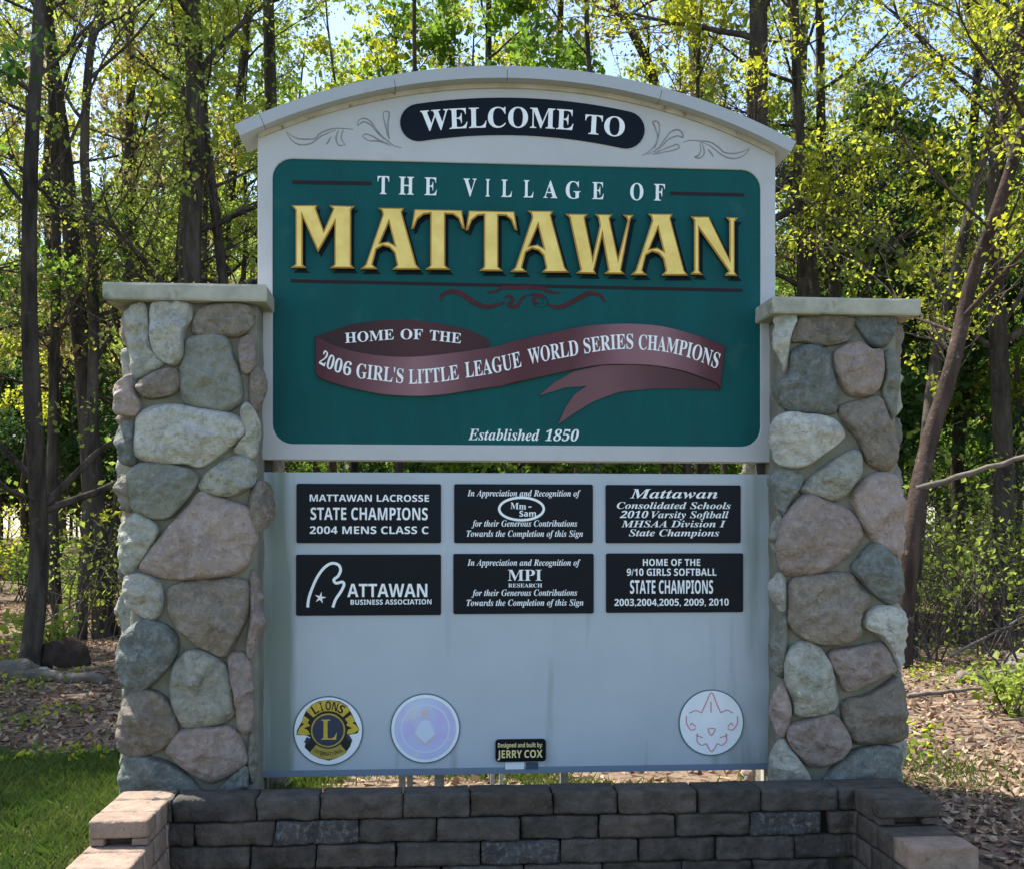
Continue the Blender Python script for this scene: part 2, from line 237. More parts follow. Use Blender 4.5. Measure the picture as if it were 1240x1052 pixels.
    [1,97,250,2,58,40,-6,28,-6,18,-2,8,3,1,10,-6,20,-10,30,-13,42,-14,54,-14,68,-12,82,-8,96,-4,110,2,124,8,138,16,150,24,164,32,176,42,186,52,196,62,206,78,216,94,224,108,229,123,230,136,228,148,222,155,212,160,198,168,226,221,226,180,80,172,55,170,42,172,33,178,30,184,32,192,39,202,50,212,65,223,58,204,30,185,10,166,-2,146,-6,133,-4,124,2,118,12,116,26,117,39,120,56,111,42,102,28,92,18,83,9,73,2,62,-2,51,-6,16,69,30,80,34,92,42,114,70,132,110,144,150,148,184,142,203,128,209,116,206,105,196,82,163,62,118,52,86,48,60,54,38],
    [1,98,240,2,43,57,-7,26,-2,1,9,-6,16,-8,23,-6,38,62,279,68,306,66,314,62,320,44,322,36,322,36,336,86,342,140,350,96,190,112,208,128,220,144,228,162,230,174,230,184,226,194,221,202,214,208,204,213,192,216,180,216,164,216,151,214,138,210,124,206,110,200,96,193,83,185,70,176,58,166,46,156,35,145,26,134,17,116,6,97,-1,78,-6,20,68,11,82,14,94,22,118,48,138,86,152,128,156,166,154,179,150,188,142,194,133,196,124,194,115,190,107,183,100,173,86,144,72,103,57,52,52,24,56,14],
    [1,99,206,1,59,69,-7,52,-6,37,-2,24,5,13,14,4,26,-2,39,-6,55,-7,72,-6,90,-2,109,4,127,12,146,22,162,35,178,50,193,66,206,82,216,100,224,116,229,133,230,146,230,157,227,166,223,176,217,187,202,191,186,189,172,182,160,172,154,159,152,148,153,139,158,133,166,131,177,136,192,140,204,138,212,128,215,116,212,104,202,80,166,62,120,60,108,57,96,56,84,56,74,58,53,66,38,77,28,92,26,106,28,122,37,137,52,152,72,166,62,144,32,121,10,96,-2],
    [1,100,249,2,60,41,-7,30,-6,19,-2,10,3,2,10,-4,20,-8,32,-10,46,-12,61,-11,73,-10,85,-6,98,-3,110,2,122,8,135,14,148,22,160,30,172,38,182,48,193,58,202,74,214,90,224,106,229,122,230,142,228,158,219,177,284,180,297,181,306,180,314,174,319,152,322,152,336,202,342,255,350,176,62,172,45,171,36,172,32,177,30,183,32,190,39,210,66,221,58,183,10,166,-3,148,-7,134,-5,124,1,119,12,117,26,122,56,112,42,103,28,94,18,84,9,74,2,64,-3,52,-6,18,72,31,83,34,94,43,116,74,134,114,146,154,150,186,146,204,132,211,122,208,112,200,90,172,70,134,55,94,50,58,51,47,56,38,62,33],
    [1,101,200,2,52,65,-7,50,-6,36,-2,23,5,12,14,3,26,-3,40,-6,55,-8,73,-7,86,-5,100,-1,114,4,128,11,142,18,154,27,167,36,179,47,190,58,200,70,208,82,216,94,222,106,227,118,230,131,230,143,230,154,228,163,224,171,218,182,204,186,184,184,170,178,156,168,142,154,130,136,118,114,107,88,99,58,92,56,66,58,50,65,37,76,29,91,26,104,30,118,38,132,52,146,71,160,62,140,32,118,10,93,-2,20,62,109,74,112,85,116,95,122,104,128,114,134,121,142,128,150,134,158,142,176,144,194,140,209,128,214,119,212,111,208,102,199,94,188,84,172,76,154,69,133],
    [1,102,144,1,71,-49,-104,-66,-100,-81,-92,-90,-79,-93,-63,-92,-52,-86,-44,-78,-38,-68,-36,-58,-37,-51,-42,-46,-49,-44,-58,-48,-72,-52,-80,-50,-85,-44,-87,-34,-84,-26,-76,-11,-48,4,2,19,78,44,205,10,205,14,226,49,226,58,255,68,280,80,302,94,319,108,332,124,342,140,348,158,350,170,350,180,348,188,344,196,340,206,327,210,311,204,290,184,284,174,286,167,291,162,298,160,308,164,320,168,329,166,333,160,334,146,328,132,309,126,294,120,275,114,252,108,226,150,226,147,205,104,205,78,84,72,54,64,26,56,1,48,-22,40,-41,30,-58,20,-72,8,-84,-4,-92,-18,-98,-32,-102],
    [1,103,222,3,84,58,-104,36,-102,17,-100,0,-95,-14,-88,-24,-80,-32,-71,-36,-60,-38,-50,-34,-32,-23,-19,-14,-12,-4,-7,10,-2,24,4,13,12,4,20,0,29,-2,38,0,50,9,62,15,68,22,74,32,79,42,85,26,97,16,110,8,124,6,140,8,152,10,164,14,174,21,185,28,195,38,204,48,212,59,218,71,224,84,228,97,230,111,230,130,229,148,224,166,216,182,206,225,206,222,185,194,185,196,176,196,168,196,155,193,144,188,132,182,122,174,112,164,104,154,96,142,90,130,84,116,80,102,78,88,78,62,79,52,70,49,62,54,54,70,47,100,38,136,24,150,16,160,6,170,-9,174,-27,172,-38,170,-48,165,-58,158,-67,150,-75,140,-82,130,-88,118,-94,104,-98,90,-101,74,-103,20,86,93,99,96,112,106,122,121,130,140,134,150,136,161,137,172,138,184,132,206,116,214,103,210,90,200,80,184,72,165,68,154,66,144,64,133,64,122,70,100,19,63,-87,76,-86,87,-84,96,-80,105,-76,116,-64,120,-49,116,-34,103,-24,45,-3,28,-12,16,-23,8,-34,6,-46,10,-62,22,-76,31,-80,40,-84,51,-86],
    [1,104,266,1,60,156,-7,142,-4,132,2,125,14,123,30,129,62,144,114,162,165,166,184,164,192,156,194,142,190,128,180,113,162,98,138,82,108,68,74,57,38,47,0,-14,0,61,278,66,298,67,306,66,314,62,319,44,322,36,322,36,336,82,340,140,350,86,146,99,166,112,184,125,198,138,210,150,219,162,226,174,229,188,230,204,228,216,221,223,210,226,193,224,181,222,166,217,148,210,126,186,56,184,49,183,42,185,34,191,32,198,34,206,42,216,55,228,73,238,66,218,34,198,12,176,-2],
    [1,105,144,2,16,98,276,85,279,74,286,68,296,65,310,68,322,74,333,85,340,98,342,110,340,122,333,128,322,131,310,128,296,122,286,110,279,28,36,-6,22,-4,10,4,3,16,0,30,3,48,8,65,33,157,38,176,40,189,34,200,19,203,14,203,14,216,66,222,112,230,66,64,62,41,64,34,70,32,77,34,85,40,94,52,106,67,116,60,96,31,76,10,57,-2],
    [1,108,129,1,31,30,-7,14,-4,2,2,-5,14,-8,30,-6,46,-2,63,58,276,64,308,60,319,44,322,39,322,38,335,136,350,59,64,56,52,54,40,56,33,62,30,69,32,77,40,86,50,98,66,108,58,98,43,88,30,78,18,70,9,60,2,50,-3,40,-6],
    [1,109,390,1,89,283,-6,268,-4,258,4,252,15,250,31,256,63,271,114,288,166,292,184,290,192,283,194,272,192,261,186,250,174,237,159,224,139,212,114,199,82,186,46,171,0,114,0,164,166,168,184,166,192,158,194,146,191,132,182,124,174,117,165,110,154,102,142,72,80,49,0,-10,0,32,157,37,179,38,189,34,200,18,203,14,203,12,216,112,230,86,144,100,165,114,182,126,198,139,210,152,218,164,226,177,229,190,230,207,228,218,222,226,210,228,194,222,162,234,178,246,192,258,204,268,214,280,221,291,226,302,230,314,230,331,228,342,221,350,210,352,194,351,182,348,166,344,148,336,127,312,56,310,50,310,43,312,35,318,32,324,35,332,42,340,52,351,68,362,60,352,44,342,31,332,20,322,10,313,4,304,-2,294,-5],
    [1,110,266,1,55,158,-7,144,-4,134,2,127,14,125,30,130,62,146,114,164,165,168,184,166,192,158,194,145,190,131,181,116,164,102,142,72,80,49,0,-10,0,32,157,37,179,38,189,34,200,18,203,14,203,12,216,112,230,86,144,100,165,114,182,126,198,139,210,152,218,164,226,177,229,190,230,207,228,218,221,226,210,228,193,224,168,212,126,185,42,187,34,194,32,200,34,208,41,226,67,238,60,227,44,217,30,207,19,198,10,188,2,179,-3,169,-6],
    [1,111,235,2,48,72,-7,55,-6,40,-2,26,5,15,15,5,26,-2,40,-6,56,-8,73,-7,87,-4,100,-1,114,4,128,10,142,18,155,26,168,36,180,46,190,56,200,68,209,80,216,92,222,105,227,118,230,130,230,148,229,165,225,178,218,190,210,200,198,206,184,210,168,212,151,212,138,209,124,206,110,201,97,194,83,188,70,179,58,170,46,160,34,149,24,138,16,126,8,112,1,99,-4,86,-6,20,77,10,88,13,100,22,120,55,138,98,149,142,153,179,152,194,147,206,139,212,128,214,116,212,106,202,84,171,68,128,56,83,52,44,53,29,58,18,66,12],
    [1,112,246,2,51,-58,-104,-58,-90,-46,-88,-38,-85,-28,-71,-22,-52,36,170,38,188,37,196,32,200,12,204,12,216,64,224,108,230,92,180,112,202,131,218,150,228,170,230,181,230,191,226,200,222,208,214,214,205,218,194,220,182,222,167,221,152,218,137,215,122,210,106,204,91,196,77,188,63,178,50,168,38,157,26,146,17,134,8,122,2,110,-3,98,-6,85,-7,67,-4,51,4,36,-51,33,-72,34,-81,40,-86,64,-90,64,-104,18,76,11,88,14,100,23,123,53,142,93,154,134,159,166,158,179,154,188,148,193,140,195,121,190,104,172,90,145,77,106,64,58,58,28,62,16],
    [1,113,239,2,50,56,-104,56,-90,74,-88,84,-78,92,-56,120,46,111,34,102,22,94,14,85,6,76,0,66,-4,56,-6,44,-7,33,-6,23,-2,14,3,7,10,0,20,-4,32,-6,46,-7,61,-6,73,-5,85,-2,98,2,110,6,122,12,135,18,148,26,160,34,172,43,182,52,193,62,202,77,215,92,224,108,229,124,230,135,230,145,226,154,221,164,214,167,226,225,226,152,-46,148,-70,150,-80,155,-86,178,-90,178,-104,19,76,31,87,34,98,42,120,72,138,111,150,152,154,188,150,205,136,211,126,208,116,202,96,176,78,143,64,110,60,94,57,80,55,68,54,58,60,38],
    [1,114,194,1,31,-10,0,32,157,37,179,38,189,34,200,18,203,14,203,12,216,112,230,85,140,108,181,128,208,146,225,166,230,178,228,186,222,192,212,193,197,191,182,186,172,176,164,164,162,150,166,138,177,134,180,126,176,117,167,106,152,94,130,70,72,49,0],
    [1,115,188,1,65,68,-7,58,-6,47,-4,34,-1,21,4,11,6,2,3,-5,-5,-18,-3,-5,81,10,78,14,49,24,28,40,15,60,10,73,12,82,18,87,26,89,39,85,58,70,79,51,103,29,138,23,154,21,170,22,182,26,194,32,204,40,213,50,220,60,226,73,229,86,230,96,230,108,228,120,225,134,222,138,220,143,220,152,222,158,228,171,228,160,152,147,154,140,180,130,200,116,210,100,214,88,212,80,208,74,200,72,190,74,182,77,172,84,162,92,150,108,131,123,111,136,86,142,61,139,43,132,26,120,12,106,2,88,-4],
    [1,116,138,1,36,22,-7,8,-4,-3,2,-10,14,-12,29,-11,39,-8,52,34,204,10,204,10,221,35,232,58,249,80,270,100,296,120,296,100,224,139,224,134,204,94,204,57,76,52,57,50,42,52,34,58,30,64,33,73,40,83,53,96,70,107,63,96,47,86,32,76,20,66,11,56,3,45,-2,34,-6],
    [1,117,266,1,56,34,-7,18,-4,6,2,-1,14,-4,30,0,56,11,97,28,157,34,189,30,200,14,203,10,203,9,216,54,222,108,230,60,58,56,40,59,32,66,30,79,33,93,44,108,60,124,84,140,114,153,147,165,184,176,224,235,224,186,42,189,36,194,32,202,34,208,42,218,52,228,68,239,60,228,44,218,31,208,20,200,10,190,2,180,-2,170,-6,160,-7,146,-4,136,3,128,14,126,30,135,76,122,56,110,40,97,25,85,14,73,4,60,-2,48,-6],
    [1,118,212,1,45,36,-7,36,19,34,116,28,170,24,186,19,196,12,202,4,204,-1,204,-2,216,72,230,76,228,79,220,82,206,86,187,88,164,90,140,91,114,92,88,92,66,119,98,138,126,148,146,152,158,150,168,141,179,133,190,130,202,132,214,138,222,148,228,160,230,172,228,181,222,187,211,189,198,187,182,182,165,173,146,160,124,144,102,124,76,100,49,72,20,46,-6],
    [1,119,312,1,42,36,-8,36,18,34,114,28,170,24,185,19,196,12,202,4,204,-1,204,-2,216,72,230,78,222,84,198,89,156,92,98,170,230,183,230,198,64,226,97,244,124,254,146,258,160,254,169,246,179,237,190,234,202,236,214,242,223,252,230,263,232,276,229,285,222,291,211,293,196,286,165,266,125,231,76,182,18,160,-6,146,-8,134,133,50,-6],
    [1,121,210,1,61,-22,-104,-38,-102,-50,-96,-57,-86,-60,-74,-58,-62,-51,-54,-42,-48,-30,-46,-20,-48,-6,-54,15,-64,28,-58,44,-42,56,-22,62,-4,59,22,52,67,43,116,33,158,24,186,18,200,10,205,0,206,-7,206,-7,219,17,222,36,226,63,230,68,228,74,220,79,207,84,189,95,135,110,56,128,91,142,120,150,142,152,157,149,168,139,177,128,188,125,200,127,212,134,222,144,228,156,230,169,228,178,222,184,211,186,197,180,163,160,113,130,55,94,-4,55,-55,44,-66,34,-75,25,-84,15,-91,-4,-101],
    [1,48,280,2,48,140,-5,118,-4,99,1,82,8,68,18,55,30,44,46,36,63,29,82,24,104,20,128,18,152,17,180,18,206,20,232,24,254,29,276,36,296,44,312,55,327,68,340,82,350,100,356,118,360,140,362,161,360,180,356,196,350,211,340,223,327,234,312,243,295,250,276,256,254,260,231,262,206,262,179,262,152,260,127,256,104,250,82,243,63,234,46,223,30,210,18,196,8,180,1,160,-4,32,140,28,153,30,163,38,171,50,176,68,180,90,183,116,184,145,185,179,184,213,183,242,180,268,176,290,171,308,164,320,153,327,140,330,128,327,118,320,109,308,104,290,100,268,97,242,95,213,94,179,95,145,97,116,100,90,104,68,109,50,117,38,128,30],
    [1,49,280,1,26,48,0,48,26,90,26,101,28,108,34,113,44,114,59,114,310,80,272,65,261,50,258,39,260,30,268,23,280,21,294,55,306,98,333,133,359,189,359,189,59,190,46,194,35,202,28,214,26,255,26,255,0],
    [1,53,280,1,69,122,-5,104,-4,89,-3,74,0,62,4,43,14,30,26,22,40,20,56,23,71,31,82,44,88,60,90,66,62,72,49,82,39,96,32,115,30,131,32,146,38,158,47,168,62,172,72,174,83,176,96,176,110,176,128,172,142,166,156,159,166,149,174,138,180,124,183,108,184,77,182,53,175,30,184,46,357,235,357,238,266,209,266,205,283,198,297,192,301,182,302,78,302,70,210,94,215,125,217,152,216,178,210,199,202,218,190,234,175,244,157,251,135,253,110,252,94,250,80,246,67,242,56,235,45,228,36,220,28,210,20,200,14,190,9,180,4,168,1],
    [1,56,280,3,72,136,-5,116,-4,98,-2,82,2,68,8,56,15,44,23,36,32,28,43,22,54,18,66,16,78,15,91,16,106,20,120,26,133,36,144,46,154,58,163,73,172,88,180,74,190,62,199,52,210,42,220,36,232,30,244,28,257,26,271,27,282,30,294,32,304,38,316,44,325,52,334,62,342,74,349,88,354,104,359,122,361,142,362,168,360,189,356,207,348,222,338,234,324,242,309,248,292,249,274,248,260,244,248,238,236,231,227,221,218,210,210,196,202,182,194,202,182,220,172,234,160,246,148,254,136,260,124,264,110,264,94,262,72,256,52,246,36,231,22,212,10,190,2,165,-4,25,151,210,167,222,178,236,182,244,184,254,186,264,186,276,181,303,174,315,166,324,154,331,140,333,122,329,108,317,103,308,100,299,98,288,97,277,98,264,100,254,105,244,111,237,119,230,128,223,139,216,30,139,24,151,24,162,28,172,34,180,41,186,50,191,61,194,73,195,86,194,98,190,108,186,118,178,127,168,135,155,144,140,152,122,160,106,148,94,132,89,124,86,113,83,102,82,89,84,75,86,62,91,52,98,42,106,34,116,28,127,24],
    [2,65,345,2,8,0,0,126,358,218,358,345,0,264,0,238,85,108,85,82,0,9,126,148,220,148,193,232,187,253,179,280,172,303,166,278,158,250,152,232],
    [2,66,336,3,36,45,0,45,357,156,357,190,356,219,352,244,346,264,337,280,325,292,310,298,290,300,266,300,252,297,238,292,226,286,215,278,206,269,198,258,193,246,190,246,187,262,182,278,174,291,164,301,148,304,140,308,129,309,117,310,104,308,80,301,60,290,42,274,28,256,16,233,7,208,2,178,0,15,120,216,164,216,180,216,192,218,202,222,210,226,220,239,223,256,219,274,208,286,200,290,188,293,176,294,160,295,120,295,15,120,62,170,62,186,64,199,66,210,70,218,76,228,91,231,111,228,129,218,144,209,148,198,152,184,154,168,156,120,156],
    [2,67,318,1,56,190,-5,163,-4,140,0,118,8,99,18,82,30,68,45,56,62,46,82,38,103,34,126,30,152,29,178,30,204,34,229,40,252,48,274,60,293,72,310,88,326,106,338,125,349,146,356,170,360,196,362,210,362,223,360,236,358,250,356,301,337,276,276,236,292,226,295,216,298,206,298,196,299,176,297,158,291,143,280,130,266,120,249,113,228,108,204,107,178,108,150,112,127,119,106,128,90,140,76,156,66,174,60,196,58,240,63,288,77,288,14,241,0],
    [2,68,370,2,23,45,0,45,357,157,357,184,356,210,352,232,346,254,337,274,326,291,312,306,296,318,278,328,258,336,235,340,210,341,182,338,140,328,102,312,72,290,46,262,26,228,12,190,3,146,0,15,120,62,153,62,201,70,235,92,256,128,262,180,261,208,256,232,248,252,236,268,222,280,204,288,184,294,161,295,120,295],
    [2,69,280,1,12,45,0,45,357,250,357,250,295,120,295,120,216,242,216,242,154,120,154,120,62,250,62,250,0],
    [2,70,274,1,10,45,0,45,357,250,357,250,295,120,295,120,203,240,203,240,141,120,141,120,0],
    [2,71,362,1,64,195,-5,158,-2,124,7,96,22,72,42,53,68,40,100,32,136,29,179,30,206,34,232,41,254,51,276,63,296,78,312,94,327,114,340,136,350,160,356,186,360,216,362,230,362,244,360,258,358,272,356,322,340,296,280,259,294,215,299,199,298,184,295,170,290,158,284,146,276,136,266,128,254,120,242,114,228,110,212,108,196,107,178,108,160,110,144,112,130,116,116,122,102,129,92,137,82,146,74,158,66,170,62,184,59,200,58,228,60,248,63,248,138,180,138,180,200,322,200,322,16,264,0,248,-2,232,-4,214,-4],
    [2,72,382,1,12,45,0,45,357,120,357,120,217,262,217,262,357,338,357,338,0,262,0,262,154,120,154,120,0],
    [2,73,194,1,12,16,0,16,43,60,63,60,294,16,314,16,357,178,357,178,314,135,294,135,63,178,43,178,0],
    [2,76,282,1,6,45,0,45,357,120,357,120,62,266,62,266,0],
    [2,77,472,1,22,45,0,45,357,148,357,232,84,234,84,324,357,426,357,426,0,356,0,356,169,357,208,358,250,360,280,358,280,266,0,196,0,110,280,108,280,110,250,112,208,112,166,112,0],
    [2,78,406,1,16,45,0,45,357,140,357,296,90,297,90,294,139,294,188,294,357,362,357,362,0,266,0,110,270,108,270,112,219,112,168,112,0],
    [2,79,398,2,48,199,-5,172,-4,146,1,124,8,104,18,86,30,70,46,58,63,48,82,40,104,34,128,30,152,29,180,30,206,34,232,40,254,48,276,58,296,70,312,86,327,104,340,124,350,146,357,172,361,200,362,227,361,252,357,275,350,295,340,312,327,328,312,340,295,351,276,358,254,364,231,368,206,369,179,368,152,364,127,358,104,351,82,340,63,328,46,312,30,295,18,275,8,252,1,227,-4,32,199,58,222,60,240,66,256,76,268,91,278,108,284,129,288,152,290,179,288,206,284,230,278,250,268,268,256,282,240,292,222,298,200,300,177,298,158,292,142,282,130,268,120,250,114,230,110,206,108,179,110,152,114,129,120,108,130,91,142,76,158,66,177,60],
    [2,80,314,2,25,45,0,45,357,159,357,191,355,218,350,242,340,260,328,274,311,284,292,290,270,292,246,290,230,288,216,284,201,278,188,271,174,261,162,250,152,236,144,219,136,200,131,178,128,153,127,120,127,120,0,15,120,189,146,189,160,190,174,192,186,196,196,202,204,209,210,218,214,230,215,243,212,266,200,282,182,292,155,295,120,295],
    [2,82,330,2,23,45,0,45,357,149,357,183,356,212,350,237,342,257,330,272,316,283,297,290,276,292,250,291,238,289,227,286,217,282,208,272,190,258,176,225,156,330,0,246,0,161,137,120,137,120,0,19,120,198,145,198,162,200,177,202,190,206,199,211,206,218,211,226,214,236,215,248,214,260,210,270,206,278,198,284,188,289,176,292,161,294,144,295,120,295],
    [2,83,276,1,67,124,-5,96,-4,70,0,46,7,23,16,23,87,76,67,90,62,103,60,116,58,130,58,143,58,154,60,163,64,170,68,178,80,182,96,176,114,162,128,112,154,85,168,58,188,45,202,36,218,32,228,29,238,28,248,27,260,29,283,35,303,46,320,60,336,77,347,98,356,122,360,148,362,162,362,176,360,188,358,202,356,254,337,230,278,186,294,146,299,126,296,112,289,104,278,101,263,106,246,118,233,168,206,216,180,224,172,232,164,239,155,245,146,250,136,253,125,255,112,256,99,254,76,247,56,236,38,222,24,202,11,180,2,154,-3],
    [2,84,290,1,8,107,0,107,294,10,294,10,357,280,357,280,294,182,294,182,0],
    [2,85,378,1,42,188,-5,154,-2,125,4,100,16,80,31,64,51,52,74,45,98,42,127,42,357,118,357,118,138,119,118,122,101,128,87,136,76,146,68,158,63,173,60,190,58,206,60,222,64,234,70,244,78,250,89,256,103,259,120,260,139,260,357,336,357,336,126,334,108,332,91,326,74,320,60,310,45,299,32,286,22,270,12,253,4,233,0,212,-4],
    [2,86,325,1,13,121,0,0,357,76,357,144,144,150,124,157,94,162,66,168,94,176,124,181,144,248,357,325,357,204,0],
    [2,87,484,1,33,91,0,0,357,74,357,120,162,126,133,133,98,138,68,142,98,148,132,154,157,206,357,278,357,330,157,336,132,342,98,346,68,350,98,358,133,364,162,409,357,484,357,392,0,306,0,258,188,254,204,250,228,244,253,242,271,239,253,234,228,229,204,225,187,177,0],
    [2,88,334,1,12,0,0,118,184,8,357,91,357,168,228,244,357,325,357,213,180,334,0,247,0,164,135,81,0],
    [2,89,312,1,9,118,0,118,136,0,357,82,357,156,210,230,357,312,357,194,139,194,0],
    [2,74,166,1,27,8,-105,-18,-104,-37,-100,-37,-36,-20,-40,-2,-42,22,-36,32,-30,39,-18,42,-10,44,0,44,10,45,22,45,357,120,357,120,23,120,1,117,-18,112,-36,106,-52,98,-64,89,-76,78,-85,66,-92,53,-98,39,-102,24,-104],
    [2,48,286,2,40,142,-5,112,-2,86,7,65,22,48,44,35,70,26,102,20,138,18,178,19,206,21,232,25,256,30,278,37,297,46,314,56,328,70,340,84,350,102,357,121,361,142,362,172,360,198,350,220,335,237,314,250,288,260,256,266,220,268,178,266,151,264,125,260,102,256,80,248,60,240,44,228,29,216,17,201,8,184,0,164,-4,32,142,56,156,58,166,64,175,73,182,86,186,104,190,125,192,150,192,178,192,207,190,232,186,253,182,270,175,284,166,294,156,300,142,302,130,300,118,294,110,284,104,270,99,253,96,232,94,207,93,178,94,150,96,125,99,104,104,87,110,74,118,64,130,58],
    [2,49,286,1,11,131,0,131,206,132,240,133,278,122,267,107,253,66,220,30,266,144,357,206,357,206,0],
    [2,50,286,1,51,20,0,20,52,110,143,154,190,177,224,182,240,184,256,182,276,173,288,159,296,141,299,131,298,121,296,111,294,101,290,60,262,19,311,52,336,60,342,70,346,80,351,92,355,104,358,117,360,131,362,146,362,164,361,179,359,194,355,207,350,218,342,229,334,238,325,246,315,252,304,256,292,258,279,260,266,259,251,256,238,253,224,248,212,241,200,234,188,224,176,214,164,160,110,114,67,114,64,270,64,270,0],
    [2,51,286,1,91,122,-5,94,-4,67,0,42,6,19,14,19,78,68,61,114,55,132,56,148,58,161,63,171,69,178,76,183,86,186,96,187,108,185,122,180,134,169,143,154,150,143,152,131,153,117,154,101,154,74,154,74,212,102,212,117,213,130,214,142,216,152,219,166,226,176,236,180,248,182,260,178,278,170,290,163,295,154,298,144,300,130,301,118,300,106,299,96,296,86,292,54,275,20,327,30,334,42,341,55,346,69,352,84,356,100,360,117,362,136,362,162,360,186,356,206,350,224,340,238,328,248,313,254,296,256,277,254,260,250,244,243,230,234,218,222,208,208,200,194,193,178,188,178,186,198,183,216,178,232,170,244,160,254,149,260,136,264,121,266,104,265,89,262,74,258,61,251,48,242,36,232,26,218,17,204,10,186,3,168,-2,146,-4],
    [2,52,286,2,11,161,0,161,74,8,74,8,126,165,357,234,357,234,132,278,132,278,74,234,74,234,0,9,75,132,161,132,161,193,162,221,163,252,164,270,162,270,152,251,140,232],
    [2,53,286,1,53,120,-5,68,0,56,3,44,6,34,10,24,14,24,80,69,64,82,60,94,58,106,57,118,56,134,58,148,60,160,64,170,70,177,78,182,88,186,100,187,113,182,136,169,154,147,164,116,167,86,164,62,159,32,175,45,357,238,357,238,293,111,293,104,223,123,226,150,228,166,227,181,225,195,221,208,216,220,208,231,200,240,190,248,179,254,166,260,152,262,136,263,120,260,92,254,68,243,46,227,28,207,14,182,4,154,-3],
    [2,57,286,2,71,89,-5,64,-4,41,-2,41,59,62,56,84,54,105,55,124,58,140,62,153,68,164,76,174,85,181,96,187,108,192,120,195,134,197,150,198,166,196,166,190,157,184,150,176,142,168,136,158,131,146,127,132,125,116,124,95,126,76,132,58,140,44,154,32,170,23,189,18,212,16,237,18,264,24,288,34,310,49,328,66,342,88,353,111,359,138,361,156,360,172,357,188,352,204,344,218,335,230,323,241,309,250,293,258,274,264,254,267,230,268,204,264,144,261,129,258,114,253,100,248,87,242,74,234,62,226,50,216,40,206,30,194,21,180,13,165,7,148,2,130,-2,110,-4,23,138,182,154,184,167,190,178,198,186,208,191,220,193,232,187,264,180,278,169,290,156,298,139,300,119,297,103,286,97,277,92,266,90,253,89,238,90,226,92,215,96,205,101,197,116,186],
    [2,47,140,1,4,4,-4,39,-4,137,346,102,346],
    [2,44,110,1,19,30,-59,56,-47,74,-30,84,-8,88,13,86,33,78,48,67,58,52,62,40,60,32,54,25,44,23,33,30,13,48,5,49,-10,46,-25,40,-39,30,-50],
    [2,58,110,2,16,54,229,43,226,34,220,27,210,24,199,27,188,34,178,43,172,54,169,66,172,76,178,82,188,84,199,82,210,76,220,66,226,16,54,56,43,53,34,46,27,37,24,26,27,14,34,4,43,-2,54,-4,66,-2,76,4,82,14,84,26,82,37,76,46,66,53],
    [2,97,302,2,53,106,-5,88,-4,72,0,58,7,45,16,34,28,27,43,22,61,21,82,23,102,28,120,38,134,52,146,68,155,90,162,114,166,143,168,190,170,190,182,188,200,180,214,166,221,148,224,109,218,71,204,46,254,58,260,70,264,82,268,96,272,109,275,122,277,136,278,151,278,177,277,200,272,219,265,236,255,248,242,257,224,262,205,264,182,264,0,212,0,198,37,196,37,187,27,178,18,168,11,159,5,148,0,136,-2,122,-4,20,134,50,145,50,156,53,166,58,174,64,181,72,186,81,190,92,190,104,190,126,162,126,145,124,131,122,120,118,112,112,101,98,98,81,100,66,108,57,119,52],
    [2,98,316,2,39,189,-5,175,-4,162,-2,151,1,142,6,126,17,114,30,108,30,96,0,39,0,39,380,114,380,114,292,112,261,110,238,114,238,120,246,126,253,134,260,143,266,153,272,164,275,177,278,191,278,213,276,232,269,250,258,266,242,278,222,287,198,292,170,294,137,292,104,287,76,278,51,265,31,250,16,232,4,212,-3,33,168,56,179,57,188,61,197,68,204,77,210,88,214,102,217,119,218,138,217,157,214,173,210,187,204,198,197,207,188,214,178,217,167,218,154,218,142,214,133,208,126,200,121,190,117,178,114,163,114,146,114,138,114,119,116,102,120,88,126,77,132,68,142,61,154,57],
    [2,100,316,2,41,126,-5,104,-3,84,4,66,15,52,31,38,50,30,75,24,104,22,136,24,169,30,198,39,222,52,242,67,258,85,269,105,276,128,278,142,278,154,275,166,272,176,266,185,260,193,254,200,246,206,238,208,238,205,262,203,292,203,380,278,380,278,0,220,0,206,36,203,36,197,28,190,20,182,13,174,7,164,2,152,-2,140,-4,33,152,54,166,56,178,59,188,65,195,73,200,83,204,96,207,110,208,128,208,136,207,154,205,171,201,185,196,196,188,206,178,212,166,216,150,218,139,216,128,212,120,206,112,196,106,184,102,170,99,154,98,135,99,116,102,100,106,86,112,75,120,66,129,60,140,56],
    [2,101,296,2,47,162,-5,142,-4,124,-1,106,4,90,10,75,19,62,30,50,42,40,56,32,73,27,92,24,112,22,134,24,158,26,178,32,198,39,214,48,229,58,242,70,253,84,262,99,269,116,274,133,277,152,278,178,276,202,270,223,260,241,246,256,228,266,206,272,182,274,154,274,118,98,118,100,103,103,90,109,78,117,68,126,60,138,55,151,52,166,50,214,56,258,72,258,14,216,0,15,100,168,204,168,203,180,200,190,196,200,191,209,184,216,175,221,164,224,152,225,132,222,116,211,110,203,105,193,102,182],
    [2,103,316,2,55,141,-120,88,-116,39,-104,39,-44,64,-54,91,-60,118,-64,146,-66,170,-62,188,-50,200,-30,203,-4,203,2,204,20,205,36,203,36,196,26,188,17,179,10,170,4,160,0,148,-2,138,-4,126,-5,102,-2,82,4,64,16,50,32,38,52,30,77,24,104,22,136,24,168,30,196,38,220,50,240,66,257,84,268,104,276,128,278,152,276,172,268,191,256,206,238,208,238,214,273,278,273,278,0,276,-28,269,-52,258,-72,243,-90,224,-103,200,-112,172,-118,25,152,54,166,54,177,58,186,62,194,70,200,80,204,92,207,108,208,126,208,136,207,156,204,174,200,188,194,198,186,207,177,213,165,216,151,218,128,212,112,197,102,171,98,135,102,100,112,74,128,58],
